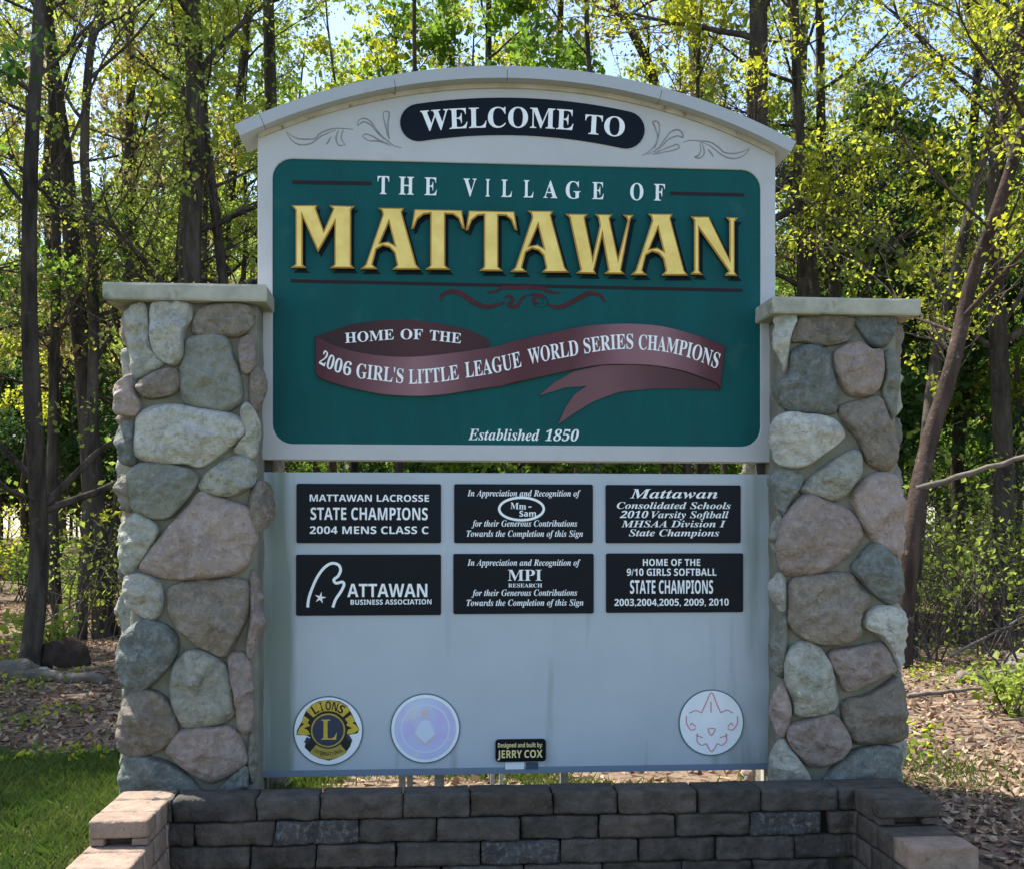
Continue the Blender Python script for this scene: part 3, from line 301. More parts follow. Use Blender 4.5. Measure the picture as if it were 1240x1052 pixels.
    [2,105,152,2,16,76,307,61,309,48,315,39,326,36,344,39,361,48,372,61,378,76,380,92,378,105,372,114,361,117,344,114,326,105,315,92,309,4,39,0,39,273,114,273,114,0],
    [2,108,152,1,4,39,0,39,380,114,380,114,0],
    [2,109,491,1,69,39,0,39,273,96,273,106,238,110,238,117,248,125,256,134,263,144,268,155,272,166,276,178,278,190,278,204,278,218,276,230,272,240,268,250,262,259,256,266,248,272,238,279,238,286,248,294,256,303,263,314,268,325,272,336,276,348,278,360,278,382,276,400,272,416,264,430,254,440,240,448,224,452,202,454,178,454,0,379,0,379,160,376,186,369,204,356,215,338,218,324,217,313,214,304,206,296,198,290,186,286,172,284,156,284,137,284,0,209,0,209,160,206,186,199,204,186,215,168,218,154,217,142,212,132,206,126,196,120,182,116,167,114,149,114,128,114,0],
    [2,110,328,1,39,39,0,39,273,96,273,106,238,110,238,117,248,126,256,135,263,146,268,158,272,169,276,182,278,194,278,215,276,234,272,250,264,264,254,276,240,284,224,290,202,291,178,291,0,216,0,216,160,216,174,214,186,210,196,206,204,192,215,172,218,157,217,144,212,134,206,126,196,120,182,116,167,114,149,114,128,114,0],
    [2,115,248,1,50,113,-5,64,-2,23,11,23,72,70,56,116,50,134,51,147,56,154,64,156,73,152,86,136,98,97,116,55,138,40,150,30,164,24,181,22,202,24,220,30,235,39,248,52,259,68,268,86,274,107,277,130,278,179,273,226,256,204,203,166,218,130,223,104,218,96,205,101,194,118,182,154,166,194,146,209,135,220,121,224,112,227,103,229,92,230,81,228,62,222,44,213,30,200,18,184,8,164,0,140,-4],
    [2,117,328,1,39,134,-5,114,-4,95,1,78,8,64,19,52,32,44,50,39,70,38,95,38,273,112,273,112,114,112,100,114,88,118,78,122,70,136,58,156,54,172,56,184,60,195,68,202,78,208,90,212,106,214,124,215,144,215,273,290,273,290,0,232,0,222,35,218,35,212,25,203,17,194,10,183,4,171,0,160,-2,147,-4],
    [2,116,217,1,32,132,-5,120,-4,110,-3,98,0,89,3,80,8,72,14,64,22,58,31,54,42,50,54,48,69,47,86,47,217,12,217,12,248,52,274,74,331,122,331,122,273,198,273,198,217,122,217,122,86,124,72,130,62,141,56,154,54,178,57,201,63,201,8,172,-2],
    [2,121,284,1,29,55,-120,34,-119,17,-116,17,-57,30,-59,46,-60,68,-56,84,-46,96,-30,104,-12,108,2,0,273,82,273,133,120,139,97,142,72,144,72,148,97,154,120,204,273,284,273,169,-35,160,-55,150,-72,138,-87,124,-99,108,-108,92,-114,74,-118],
]

# ------------------------------------------------------------------ lettering: outlines of plain serif / italic / sans capitals
GL = {}
for row_ in GLYPHS:
    key_ = 'BIS'[row_[0]] + chr(row_[1]); i = 4; S_ = []
    for _ in range(row_[3]):
        n_ = row_[i]; i += 1
        S_.append([(row_[i + 2 * q] / 500, row_[i + 2 * q + 1] / 500) for q in range(n_)]); i += 2 * n_
    GL[key_] = (row_[2] / 500, S_)
CAPH = {'B': .67, 'I': .665, 'S': .714}

def text_px(s, font, a, c, h, mid=None, w_=0.0, slant=0.0, track=0.0, hs=None):
    """outlines of a line of lettering whose baseline runs a -> (mid) -> c in photograph pixels with capitals h high; returned on plane w_"""
    loops, x, xs = [], 0.0, []
    for ch in s:
        if ch == ' ': x += .28 + track; continue
        k = font + ch
        if k not in GL: k = 'S' + ch if 'S' + ch in GL else 'B' + ch
        adv, S_ = GL[k]
        ital = .24 if font == 'I' and ch.isdigit() else 0
        for lp in S_: xs.append([(p[0] + x + ital * p[1], p[1]) for p in lp])
        x += adv + track
    x0 = min(p[0] for lp in xs for p in lp); x1 = max(p[0] for lp in xs for p in lp)
    if mid is None: mid = ((a[0] + c[0]) / 2, (a[1] + c[1]) / 2)
    # quadratic through a, mid, c
    q = (2 * mid[0] - (a[0] + c[0]) / 2, 2 * mid[1] - (a[1] + c[1]) / 2)
    H = CAPH[font]
    for lp in xs:
        o = []
        for i, p in enumerate(lp):
            p2 = lp[(i + 1) % len(lp)]
            segs = 3 if mid is not None and abs(p2[0] - p[0]) > .25 else 1
            for k in range(segs):
                gx = p[0] + (p2[0] - p[0]) * k / segs; gy = p[1] + (p2[1] - p[1]) * k / segs
                t = (gx - x0) / (x1 - x0)
                hh = h if hs is None else hs[0] * (1 - t) + hs[1] * t
                bx = a[0] * (1 - t) ** 2 + 2 * q[0] * t * (1 - t) + c[0] * t * t
                by = a[1] * (1 - t) ** 2 + 2 * q[1] * t * (1 - t) + c[1] * t * t
                dx = 2 * (1 - t) * (q[0] - a[0]) + 2 * t * (c[0] - q[0]); dy = 2 * (1 - t) * (q[1] - a[1]) + 2 * t * (c[1] - q[1])
                sl = dy / dx
                o.append(P(bx + gy / H * hh * (sl * .6 + slant), by - gy / H * hh, w_))
        loops.append(o)
    return loops

# ================================================================== GROUND
def sstep(a, b, x):
    t = np.clip((x - a) / (b - a), 0, 1); return t * t * (3 - 2 * t)
def ground_z(X, Y):
    X = np.asarray(X, float); Y = np.asarray(Y, float)
    u = X * cyw + Y * syw; v = -X * syw + Y * cyw
    inside = (np.abs(u - 0.03) < 1.60)
    front = 1 - sstep(-.50, -.44, v)
    slope = 1 - sstep(-2.6, -.2, v)
    z = -0.36 * np.where(inside, front, slope * (0.4 + .6 * sstep(1.6, 2.6, np.abs(u))))
    n = .02 * np.sin(X * 1.7 + 1) * np.cos(Y * 1.3) + .05 * np.sin(X * .31 + 2) * np.sin(Y * .27)
    far = 1.6 * sstep(12, 60, Y)
    return z + n * sstep(.3, 3, v) + far * .6 + np.where(v > 4, .10 * np.sin(X * .9 + Y * .4) * np.sin(Y * .8), 0) * sstep(4, 8, v)
xs = np.concatenate([-np.geomspace(400, 4, 30), np.arange(-3.9, 3.9, .06), np.geomspace(4, 400, 30)])
ys = np.concatenate([np.arange(-14, -3, .5), np.arange(-3, 8, .07), np.arange(8, 30, .4), np.geomspace(30, 600, 25)])
GX, GY = np.meshgrid(xs, ys)
GZ = ground_z(GX, GY)
gv = np.stack([GX.ravel(), GY.ravel(), GZ.ravel()], 1)
nx_, ny_ = len(xs), len(ys)
ii = (np.arange(ny_ - 1)[:, None] * nx_ + np.arange(nx_ - 1)[None, :]).ravel()
gf = np.stack([ii, ii + 1, ii + nx_ + 1, ii + nx_], 1)
M_ground = mat('leaf_mould', (.14, .095, .065), .95, .1, var=(.26, .19, .14), vscale=3.5, bump=.8, bscale=30, bdist=.03, spots=(.05, .04, .03), sscale=14, slo=.5, shi=.6)
tag(mesh_obj('ground', gv, gf, M_ground, smooth=True), kind='structure')

M_lawn = mat('unseen_lawn_turf', (.075, .11, .03), .95, .1, var=(.11, .12, .04), vscale=4, bump=.6, bscale=60, bdist=.02)
M_bounceroad = mat('pale_bounce_road', (.34, .33, .31), .9, .2, var=(.28, .27, .255), vscale=3, bump=.3, bscale=80)
def sheet(name, x0, x1, y0, y1, dz, m, n=30):
    X, Y = np.meshgrid(np.linspace(x0, x1, n), np.linspace(y0, y1, n)); Z = ground_z(X, Y) + dz
    i = (np.arange(n - 1)[:, None] * n + np.arange(n - 1)[None, :]).ravel()
    return tag(mesh_obj(name, np.stack([X.ravel(), Y.ravel(), Z.ravel()], 1), np.stack([i, i + 1, i + n + 1, i + n], 1), m, None, True), kind='structure')
sheet('lawn', -14, 14, -6.9, -2.2, .006, M_lawn)  # unseen front lawn, added with the pale strip behind it for sun bounce
sheet('bounce_road', -60, 60, -13.9, -6.9, .010, M_bounceroad)  # unseen pale surface behind the camera, added to bounce sun onto the boards

# ================================================================== WELCOME SIGN
M_paint = mat('weathered_cream_paint', (.49, .49, .50), .55, .3, var=(.43, .435, .44), vscale=2.0, bump=.06, bscale=120, spots=(.40, .36, .26), sscale=3.2, slo=.66, shi=.9)
M_roof = mat('roof_board_paint', (.40, .415, .43), .5, .3, var=(.38, .40, .42), vscale=4, bump=.08, bscale=60, spots=(.30, .27, .20), sscale=12, slo=.66, shi=.8)
M_green = mat('sign_green', (.004, .088, .088), .6, .12, var=(.007, .072, .074), vscale=3, vstretch=(2.2, 1, .5), bump=.2, bscale=110, bdist=.005, spots=(.03, .105, .10), sscale=5, slo=.62, shi=.85)
M_black = mat('plaque_black', (.003, .006, .011), .3, .12, var=(.005, .008, .014), vscale=3, bump=.02)
M_white = mat('white_lettering', (.88, .91, .92), .5, .3, var=(.80, .83, .84), vscale=30)
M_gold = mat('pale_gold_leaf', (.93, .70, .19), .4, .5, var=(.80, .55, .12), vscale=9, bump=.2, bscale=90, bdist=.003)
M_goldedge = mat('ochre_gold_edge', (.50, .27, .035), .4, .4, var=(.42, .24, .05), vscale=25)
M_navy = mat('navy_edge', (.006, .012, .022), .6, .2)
M_shade = mat('navy_drop_shadow', (.002, .011, .017), .7, .15)
M_line = mat('maroon_black_line', (.022, .010, .014), .6, .2)
M_maroon = mat('maroon_scroll', (.085, .017, .022), .6, .2, var=(.045, .014, .018), vscale=20)
M_groove = mat('engraved_groove', (.19, .19, .19), .8, .1, var=(.30, .29, .27), vscale=30)

def ribbon_mat(name, dark, light, spots_):  # airbrushed sheen: lighter mauve bands painted along the ribbon
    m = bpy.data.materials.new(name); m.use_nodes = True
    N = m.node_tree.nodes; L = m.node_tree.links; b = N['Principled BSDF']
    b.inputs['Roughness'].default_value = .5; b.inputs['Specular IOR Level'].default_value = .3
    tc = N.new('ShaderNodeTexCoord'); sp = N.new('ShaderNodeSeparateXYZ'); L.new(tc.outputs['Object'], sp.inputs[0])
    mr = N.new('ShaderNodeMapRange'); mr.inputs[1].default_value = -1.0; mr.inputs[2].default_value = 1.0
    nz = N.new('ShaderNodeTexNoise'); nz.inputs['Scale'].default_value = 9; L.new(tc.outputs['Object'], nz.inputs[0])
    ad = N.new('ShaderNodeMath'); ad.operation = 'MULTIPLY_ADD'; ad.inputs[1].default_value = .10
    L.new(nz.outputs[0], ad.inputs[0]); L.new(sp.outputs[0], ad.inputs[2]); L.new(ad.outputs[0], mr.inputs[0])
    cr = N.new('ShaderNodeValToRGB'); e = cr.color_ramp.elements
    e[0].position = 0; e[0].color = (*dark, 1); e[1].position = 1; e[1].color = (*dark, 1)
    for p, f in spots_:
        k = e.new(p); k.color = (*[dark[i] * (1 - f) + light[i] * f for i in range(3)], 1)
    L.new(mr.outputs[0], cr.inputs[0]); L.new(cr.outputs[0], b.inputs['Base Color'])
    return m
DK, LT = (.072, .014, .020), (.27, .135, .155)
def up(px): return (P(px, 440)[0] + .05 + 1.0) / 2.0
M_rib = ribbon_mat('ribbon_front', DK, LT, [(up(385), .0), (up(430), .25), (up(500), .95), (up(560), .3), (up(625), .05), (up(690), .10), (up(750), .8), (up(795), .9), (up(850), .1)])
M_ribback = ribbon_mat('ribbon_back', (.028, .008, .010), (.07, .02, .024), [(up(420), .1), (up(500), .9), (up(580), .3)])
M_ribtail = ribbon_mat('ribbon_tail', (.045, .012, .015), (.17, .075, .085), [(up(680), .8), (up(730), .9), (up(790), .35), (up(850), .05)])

bz = P(620, 558)[1]
SG = Thing('welcome_sign', (0.02, 0, bz), 'large cream arched sign with a green face and gold raised letters between the stone pillars', 'sign')
WB = 0.0
# arched board: outline with the green recess cut out of its front layer
uL, uR = P(312, 300)[0], P(939, 300)[0]
RT = .056
# circle through the photographed outer line of the roof: two eaves and the crown, at the roof's front edge
(xa, ya), (xb_, yb_), (xc, yc) = P(284, 151, -.075), P(622, 80, -.075), P(965, 172, -.075)
_d = 2 * (xa * (yb_ - yc) + xb_ * (yc - ya) + xc * (ya - yb_))
um = ((xa**2 + ya**2) * (yb_ - yc) + (xb_**2 + yb_**2) * (yc - ya) + (xc**2 + yc**2) * (ya - yb_)) / _d
cz_ = ((xa**2 + ya**2) * (xc - xb_) + (xb_**2 + yb_**2) * (xa - xc) + (xc**2 + yc**2) * (xb_ - xa)) / _d
RR = math.hypot(xa - um, ya - cz_) - RT - .002
def arc_z(u, off=0.0): return cz_ + math.sqrt(max((RR + off) ** 2 - (u - um) ** 2, 0))
zb = (P(318, 557)[1] + P(932, 559)[1]) / 2
outer = [(uL, zb), (uR, zb)] + [(uR - (uR - uL) * k / 40, arc_z(uR - (uR - uL) * k / 40)) for k in range(41)]
def rrect(u0, u1, z0, z1, r, n=6):
    o = []
    for cx, cz, a0 in ((u1 - r, z1 - r, 0), (u0 + r, z1 - r, 90), (u0 + r, z0 + r, 180), (u1 - r, z0 + r, 270)):
        for k in range(n + 1):
            a = R(a0 + 90 * k / n); o.append((cx + r * math.cos(a), cz + r * math.sin(a)))
    return o
gu0, gu1 = P(330, 360)[0], P(921, 360)[0]
gz0, gz1 = (P(340, 538)[1] + P(900, 540)[1]) / 2, (P(350, 191)[1] + P(900, 207)[1]) / 2
green = rrect(gu0, gu1, gz0, gz1, .092)
shape(SG, 'front_board', [outer, green], WB, .014, M_paint, bevel=.003)
shape(SG, 'back_board', [outer], WB + .0145, .085, M_paint)
shape(SG, 'green_panel', [rrect(gu0 - .004, gu1 + .004, gz0 - .004, gz1 + .004, .09)], WB + .009, .005, M_green)
# curved roof board, built of four bent lengths
ul_, ur_ = P(284, 160, -.07)[0], P(964, 176, -.07)[0]
joints = [ul_, P(314, 150, -.07)[0], P(476, 100, -.07)[0], P(614, 86, -.07)[0], P(802, 110, -.07)[0], ur_]
def roof_len(a, b):
    v, f = [], []; n = max(3, int((b - a) / .05))
    g = .0012
    for k in range(n + 1):
        u = a + g + (b - a - 2 * g) * k / n
        # arc drops a little faster towards the eaves
        th = math.asin((u - um) / (RR + RT))
        r0, r1 = RR + .002, RR + .002 + RT
        for r in (r0, r1):
            for w_ in (-.075, .165):
                v.append((um + r * math.sin(th) * 1.0, w_, cz_ + r * math.cos(th)))
    for k in range(n):
        i = 4 * k; j = i + 4
        f += [(i, j, j + 2, i + 2), (i + 1, i + 3, j + 3, j + 1), (i + 2, j + 2, j + 3, i + 3), (i, i + 1, j + 1, j)]
    f += [(0, 2, 3, 1), (4 * n, 4 * n + 1, 4 * n + 3, 4 * n + 2)]
    return v, f
for a, b in zip(joints[:-1], joints[1:]):
    SG.add('roof_board', *roof_len(a, b), M_roof)
# trim strip under the roof, cream mottled with darker brown
v, f = [], []
for k in range(41):
    u = uL + .003 + (uR - uL - .006) * k / 40
    th = math.asin((u - um) / RR)
    for r in (RR - .020, RR + .0015):
        for w_ in (-.012, -.001): v.append((um + r * math.sin(th), w_, cz_ + r * math.cos(th)))
for k in range(40):
    i = 4 * k; j = i + 4
    f += [(i, j, j + 2, i + 2), (i + 2, j + 2, j + 3, i + 3), (i, i + 1, j + 1, j)]
M_trim = mat('mottled_cream_strip', (.50, .46, .38), .7, .2, var=(.38, .33, .24), vscale=9, spots=(.22, .18, .12), sscale=16)
SG.add('trim_strip', v, f, M_trim)

# oval name band
def band(a, m, c, hh, n=24):
    q = (2 * m[0] - (a[0] + c[0]) / 2, 2 * m[1] - (a[1] + c[1]) / 2)
    top, bot = [], []
    for k in range(n + 1):
        t = k / n
        x = a[0] * (1 - t) ** 2 + 2 * q[0] * t * (1 - t) + c[0] * t * t
        y = a[1] * (1 - t) ** 2 + 2 * q[1] * t * (1 - t) + c[1] * t * t
        dx = 2 * (1 - t) * (q[0] - a[0]) + 2 * t * (c[0] - q[0]); dy = 2 * (1 - t) * (q[1] - a[1]) + 2 * t * (c[1] - q[1])
        l = math.hypot(dx, dy); nx, ny = dy / l, -dx / l
        top.append((x + nx * hh, y + ny * hh)); bot.append((x - nx * hh, y - ny * hh))
    def cap(cx, cy, ang):
        return [(cx + hh * math.cos(R(ang + d)), cy + hh * math.sin(R(ang + d))) for d in range(15, 180, 15)]
    aR = math.degrees(math.atan2(top[-1][1] - c[1], top[-1][0] - c[0]))
    aL = math.degrees(math.atan2(bot[0][1] - a[1], bot[0][0] - a[0]))
    return top + cap(c[0], c[1], aR) + bot[::-1] + cap(a[0], a[1], aL)
shape(SG, 'name_band', [pxloop(band((507, 149), (633, 142), (758, 158), 22.5), 0)], -.006, .008, M_black, bevel=.001)
shape(SG, 'lettering', text_px('WELCOME', 'B', (510, 159), (694, 158), 24, (604, 154.5), -.0105, track=.01), -.0105, .005, M_white)
shape(SG, 'lettering', text_px('TO', 'B', (708, 162), (756, 166), 23, None, -.0105), -.0105, .005, M_white)

# engraved scrollwork either side of the band
def stroke(thing, name, pts, w_, r, m, parent=None, closed=False, taper=True, n=5, thick=None):
    pts = crom(pts, n, closed); N = len(pts); L_, R_ = [], []
    for k, p in enumerate(pts):
        a = pts[max(k - 1, 0)] if not closed else pts[k - 1]; b = pts[min(k + 1, N - 1)] if not closed else pts[(k + 1) % N]
        dx, dy = b[0] - a[0], b[1] - a[1]; l = math.hypot(dx, dy) or 1
        rr = r * (1 if not taper else max(.35, math.sin(math.pi * min(max(k / (N - 1), .06), .94)) ** .5))
        L_.append((p[0] - dy / l * rr, p[1] + dx / l * rr)); R_.append((p[0] + dy / l * rr, p[1] - dx / l * rr))
    if closed: loops = [pxloop(L_, w_), pxloop(R_, w_)]
    else: loops = [pxloop(L_ + R_[::-1], w_)]
    return shape(thing, name, loops, w_, thick or .002, m, parent=parent)
def z1(pts, x0, y0, s): return [(x0 + x * s, y0 + y * s) for x, y in pts]
sL = 160 / 1240
for pts in ([(55, 310), (110, 350), (170, 375), (250, 378), (320, 372), (360, 330), (420, 300), (500, 278), (590, 278), (680, 286)],
            [(60, 325), (100, 385), (160, 425), (230, 430), (300, 410), (370, 355), (440, 322), (520, 290)],
            [(470, 355), (450, 395), (425, 430)],
            [(545, 295), (525, 335), (520, 385), (545, 435), (605, 432)], [(590, 290), (572, 330), (570, 380), (605, 430)],
            [(720, 255), (730, 205), (780, 182), (840, 210), (890, 280), (940, 340), (1010, 400), (1060, 440), (1135, 458)], [(720, 255), (780, 215), (850, 250), (900, 310), (970, 385)],
            [(960, 125), (965, 180), (985, 260), (1000, 330), (1020, 380)], [(960, 125), (1000, 118), (1018, 140), (1005, 230), (1010, 320), (1020, 375)],
            [(765, 350), (800, 330), (860, 350), (930, 390), (1010, 420)], [(765, 350), (820, 390), (900, 395), (960, 410), (1030, 440)]):
    stroke(SG, 'scroll_line', z1(pts, 340, 120, sL), -.0015, .85, M_groove)
for pts in ([(60, 455), (130, 410), (185, 350), (205, 280), (180, 190), (160, 140), (200, 135), (222, 180), (215, 260), (200, 330), (175, 390)],
            [(100, 445), (200, 395), (260, 320), (320, 240), (385, 212), (430, 235), (440, 285), (390, 270), (310, 300), (250, 360), (180, 420)],
            [(150, 445), (250, 400), (340, 365), (390, 350), (405, 380), (350, 405), (250, 425), (170, 445)],
            [(440, 332), (510, 312), (600, 318), (700, 330), (780, 380), (830, 425), (920, 435), (1000, 418), (1068, 388)],
            [(610, 325), (700, 365), (780, 430), (850, 470), (930, 482), (1010, 455), (1068, 392)],
            [(600, 340), (610, 400), (590, 450), (555, 468), (600, 478), (640, 440), (635, 380), (610, 330)],
            [(675, 395), (705, 430), (730, 470)]):
    stroke(SG, 'scroll_line', z1(pts, 770, 130, sL), -.0015, .85, M_groove)

PZ = WB + .009          # front of the green panel
for s_, a, c, h in (('THE', (457, 235), (530, 237.5), 20.5), ('VILLAGE', (561, 238.5), (731, 242), 20), ('OF', (763, 243), (805, 244), 19.5)):
    n_ = len(s_)
    # widely spaced narrow capitals, one by one
    cells = {'THE': (457, 482, 514, 472.5, 499, 530), }
spaced = [('T', 457, 471), ('H', 483, 501), ('E', 514, 529), ('V', 561, 577), ('I', 588, 593), ('L', 607, 620), ('L', 634, 646), ('A', 658, 675), ('G', 685, 703), ('E', 717, 731), ('O', 763, 779), ('F', 792, 805)]
lo = []
for ch, x0, x1 in spaced:
    yb = 235.2 + (x0 - 457) * .0235
    shape(SG, 'small_letter', text_px(ch, 'B', (x0, yb), (x1, yb + (x1 - x0) * .0235), 21.5 - (x0 - 457) * .005, None, PZ - .005), PZ - .005, .005, M_white)
for (x0, y0), (x1, y1), hh in (((354, 221), (450, 222.5), 2.2), ((812, 234.5), (901, 236.5), 2.0), ((352, 340.5), (899, 352), 1.9)):
    shape(SG, 'rule_line', [pxloop([(x0, y0 - hh), (x1, y1 - hh), (x1, y1 + hh), (x0, y0 + hh)], PZ)], PZ - .002, .002, M_line)

# gold letters
LM = [(250, 614), (358, 614), (354, 630), (386, 718), (424, 632), (408, 614), (517, 618), (500, 634), (500, 862), (515, 879), (410, 878), (430, 862), (430, 692), (362, 812), (298, 668), (298, 862), (314, 877), (248, 876), (268, 860), (268, 636)]
LA = [(537, 882), (560, 862), (631, 655), (628, 640), (612, 625), (722, 626), (712, 645), (772, 862), (790, 884), (672, 884), (691, 864), (680, 815), (660, 793), (632, 785), (606, 800), (590, 862), (611, 882)]
LAh = [(657, 690), (680, 780), (655, 766), (622, 772)]
LT_ = [(764, 631), (963, 635), (976, 716), (964, 712), (948, 672), (925, 654), (893, 653), (893, 866), (915, 885), (808, 884), (830, 866), (830, 651), (803, 654), (778, 674), (762, 712), (750, 716)]
LW = [(220, 650), (318, 651), (304, 668), (337, 830), (366, 700), (360, 668), (345, 651), (421, 653), (408, 670), (443, 832), (482, 680), (478, 668), (460, 654), (509, 655), (496, 672), (456, 886), (472, 903), (384, 902), (402, 886), (377, 745), (344, 886), (352, 902), (267, 900), (286, 884), (240, 668)]
LN = [(745, 661), (822, 662), (907, 836), (907, 682), (892, 664), (945, 666), (930, 684), (930, 893), (943, 911), (887, 909), (904, 890), (782, 716), (782, 887), (798, 906), (744, 904), (760, 887), (760, 680)]
k1 = 360 / 1240
LET = []
A0 = z1(LA, 280, 70, k1), z1(LAh, 280, 70, k1)
def shift(lps, dx, dy, sx=1.0): 
    x0 = min(p[0] for p in lps[0])
    return [[(x0 + (p[0] - x0) * sx + dx, p[1] + dy) for p in lp] for lp in lps]
LET.append([z1(LM, 280, 70, k1)])
LET.append(list(A0))
LET.append([z1(LT_, 280, 70, k1)])
LET.append(shift([z1(LT_, 280, 70, k1)], 66.0, 1.6, .96))
LET.append(shift(A0, 620 - 438.5, 3.6, .98))
LET.append([z1(LW, 620, 70, k1)])
LET.append(shift(A0, 763.5 - 436, 7.2, .96))
LET.append([z1(LN, 620, 70, k1)])
WL = PZ - .032
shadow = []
for lps in LET:
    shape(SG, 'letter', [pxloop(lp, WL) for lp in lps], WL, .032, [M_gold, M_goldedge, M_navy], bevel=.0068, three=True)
    sh = [[(x + 3.8, y + 6.2) for x, y in lp] for lp in lps]  # drop shadow of each letter, painted navy on the green panel
    shape(SG, 'letter_drop_shadow', [pxloop(lp, PZ) for lp in sh], PZ - .003, .003, M_shade)

# maroon flourish
kk = 230 / 1240
for pts, r in (([(80, 160), (85, 120), (150, 98), (220, 120), (290, 170), (370, 198), (440, 185), (490, 170)], 3.0), ([(1145, 165), (1110, 120), (1040, 112), (960, 150), (880, 192), (820, 200), (770, 180)], 3.0),
            ([(380, 105), (440, 95), (480, 72), (560, 72), (640, 70), (720, 75), (790, 100), (850, 108)], 2.3), ([(490, 140), (520, 125), (545, 150), (520, 190), (570, 195), (600, 150), (640, 120)], 2.2), ([(730, 140), (700, 130), (680, 160), (720, 190), (760, 170), (740, 130), (690, 115), (650, 125)], 2.2)):
    stroke(SG, 'flourish', z1(pts, 520, 335, kk), PZ - .003, r, M_maroon, thick=.003, n=5)

# ribbon
k3 = 320 / 1240
def r3(p): return [(320 + x * k3, 360 + y * k3) for x, y in p]
def r4(p): return [(620 + x * k3, 360 + y * k3) for x, y in p]
back = r3([(245, 186), (330, 155), (430, 125), (560, 110), (700, 110), (850, 130), (960, 155), (1050, 200), (1052, 232), (960, 262), (860, 280), (700, 292), (560, 287), (430, 268), (330, 238), (280, 208)])
shape(SG, 'ribbon_back', [pxloop(crom(back, 3), PZ)], PZ - .005, .005, M_ribback)
tail = r4([(975, 436), (800, 430), (650, 430), (500, 445), (380, 490), (290, 545), (215, 598), (250, 520), (290, 460), (350, 418), (250, 425), (125, 463), (200, 400), (290, 350), (420, 322), (560, 318), (680, 326), (800, 350), (900, 388), (975, 408)])
tl = []
for i_, p in enumerate(tail): tl.append(p)
shape(SG, 'ribbon_tail', [pxloop(tl, PZ)], PZ - .006, .006, M_ribtail)
topE = crom(r3([(240, 186), (280, 201), (330, 226), (430, 256), (560, 276), (700, 280), (860, 265), (1000, 245), (1100, 229)]) + r4([(0, 208), (100, 186), (200, 163), (320, 139), (430, 128), (560, 125), (700, 136), (820, 165), (900, 190), (1000, 230)]), 3, False)
botE = crom(r4([(977, 435), (960, 405), (880, 372), (800, 345), (680, 322), (560, 315), (420, 318), (300, 338), (200, 360), (100, 382), (0, 404)]) + r3([(1200, 397), (1100, 417), (950, 441), (820, 459), (700, 464), (560, 456), (430, 432), (330, 405), (260, 380), (240, 350)]), 3, False)
rb = shape(SG, 'ribbon_front', [pxloop(topE + botE, PZ - .012)], PZ - .014, .014, M_rib, bevel=.002)
RW = PZ - .0155
for s_, a, c in (('HOME', (418, 415.5), (477, 411)), ('OF', (485, 410.8), (512, 411)), ('THE', (520, 411.8), (558, 416))):
    shape(SG, 'lettering', text_px(s_, 'B', a, c, 12, None, RW + .004), PZ - .008, .004, M_white)
lo = []
for s_, a, m_, c, h in (('2006', (386, 440), (403, 449), (424.5, 455.5), 15.5), ("GIRL'S", (431, 457.5), None, (488, 464.5), 17), ('LITTLE', (495, 465), (525, 463.5), (556, 459), 17),
                        ('LEAGUE', (564, 457.5), (598, 452), (632, 444), 18), ('WORLD', (641, 441.5), (670, 435.5), (701, 430), 18), ('SERIES', (708, 428.5), (737, 424), (767, 422.5), 17.5), ('CHAMPIONS', (773.5, 423.5), (821, 429.5), (868, 447), 17.5)):
    shape(SG, 'lettering', text_px(s_, 'B', a, c, h, m_, RW), RW, .0015, M_white)
shape(SG, 'lettering', text_px('Established', 'I', (567, 532.5), (642, 533.2), 12.5, None, PZ - .002) + text_px('1850', 'I', (665, 533.6), (700, 534), 12.5, None, PZ - .002) if False else
      text_px('Established 1850', 'I', (567, 532.5), (701, 534), 13, None, PZ - .002), PZ - .002, .002, M_white)

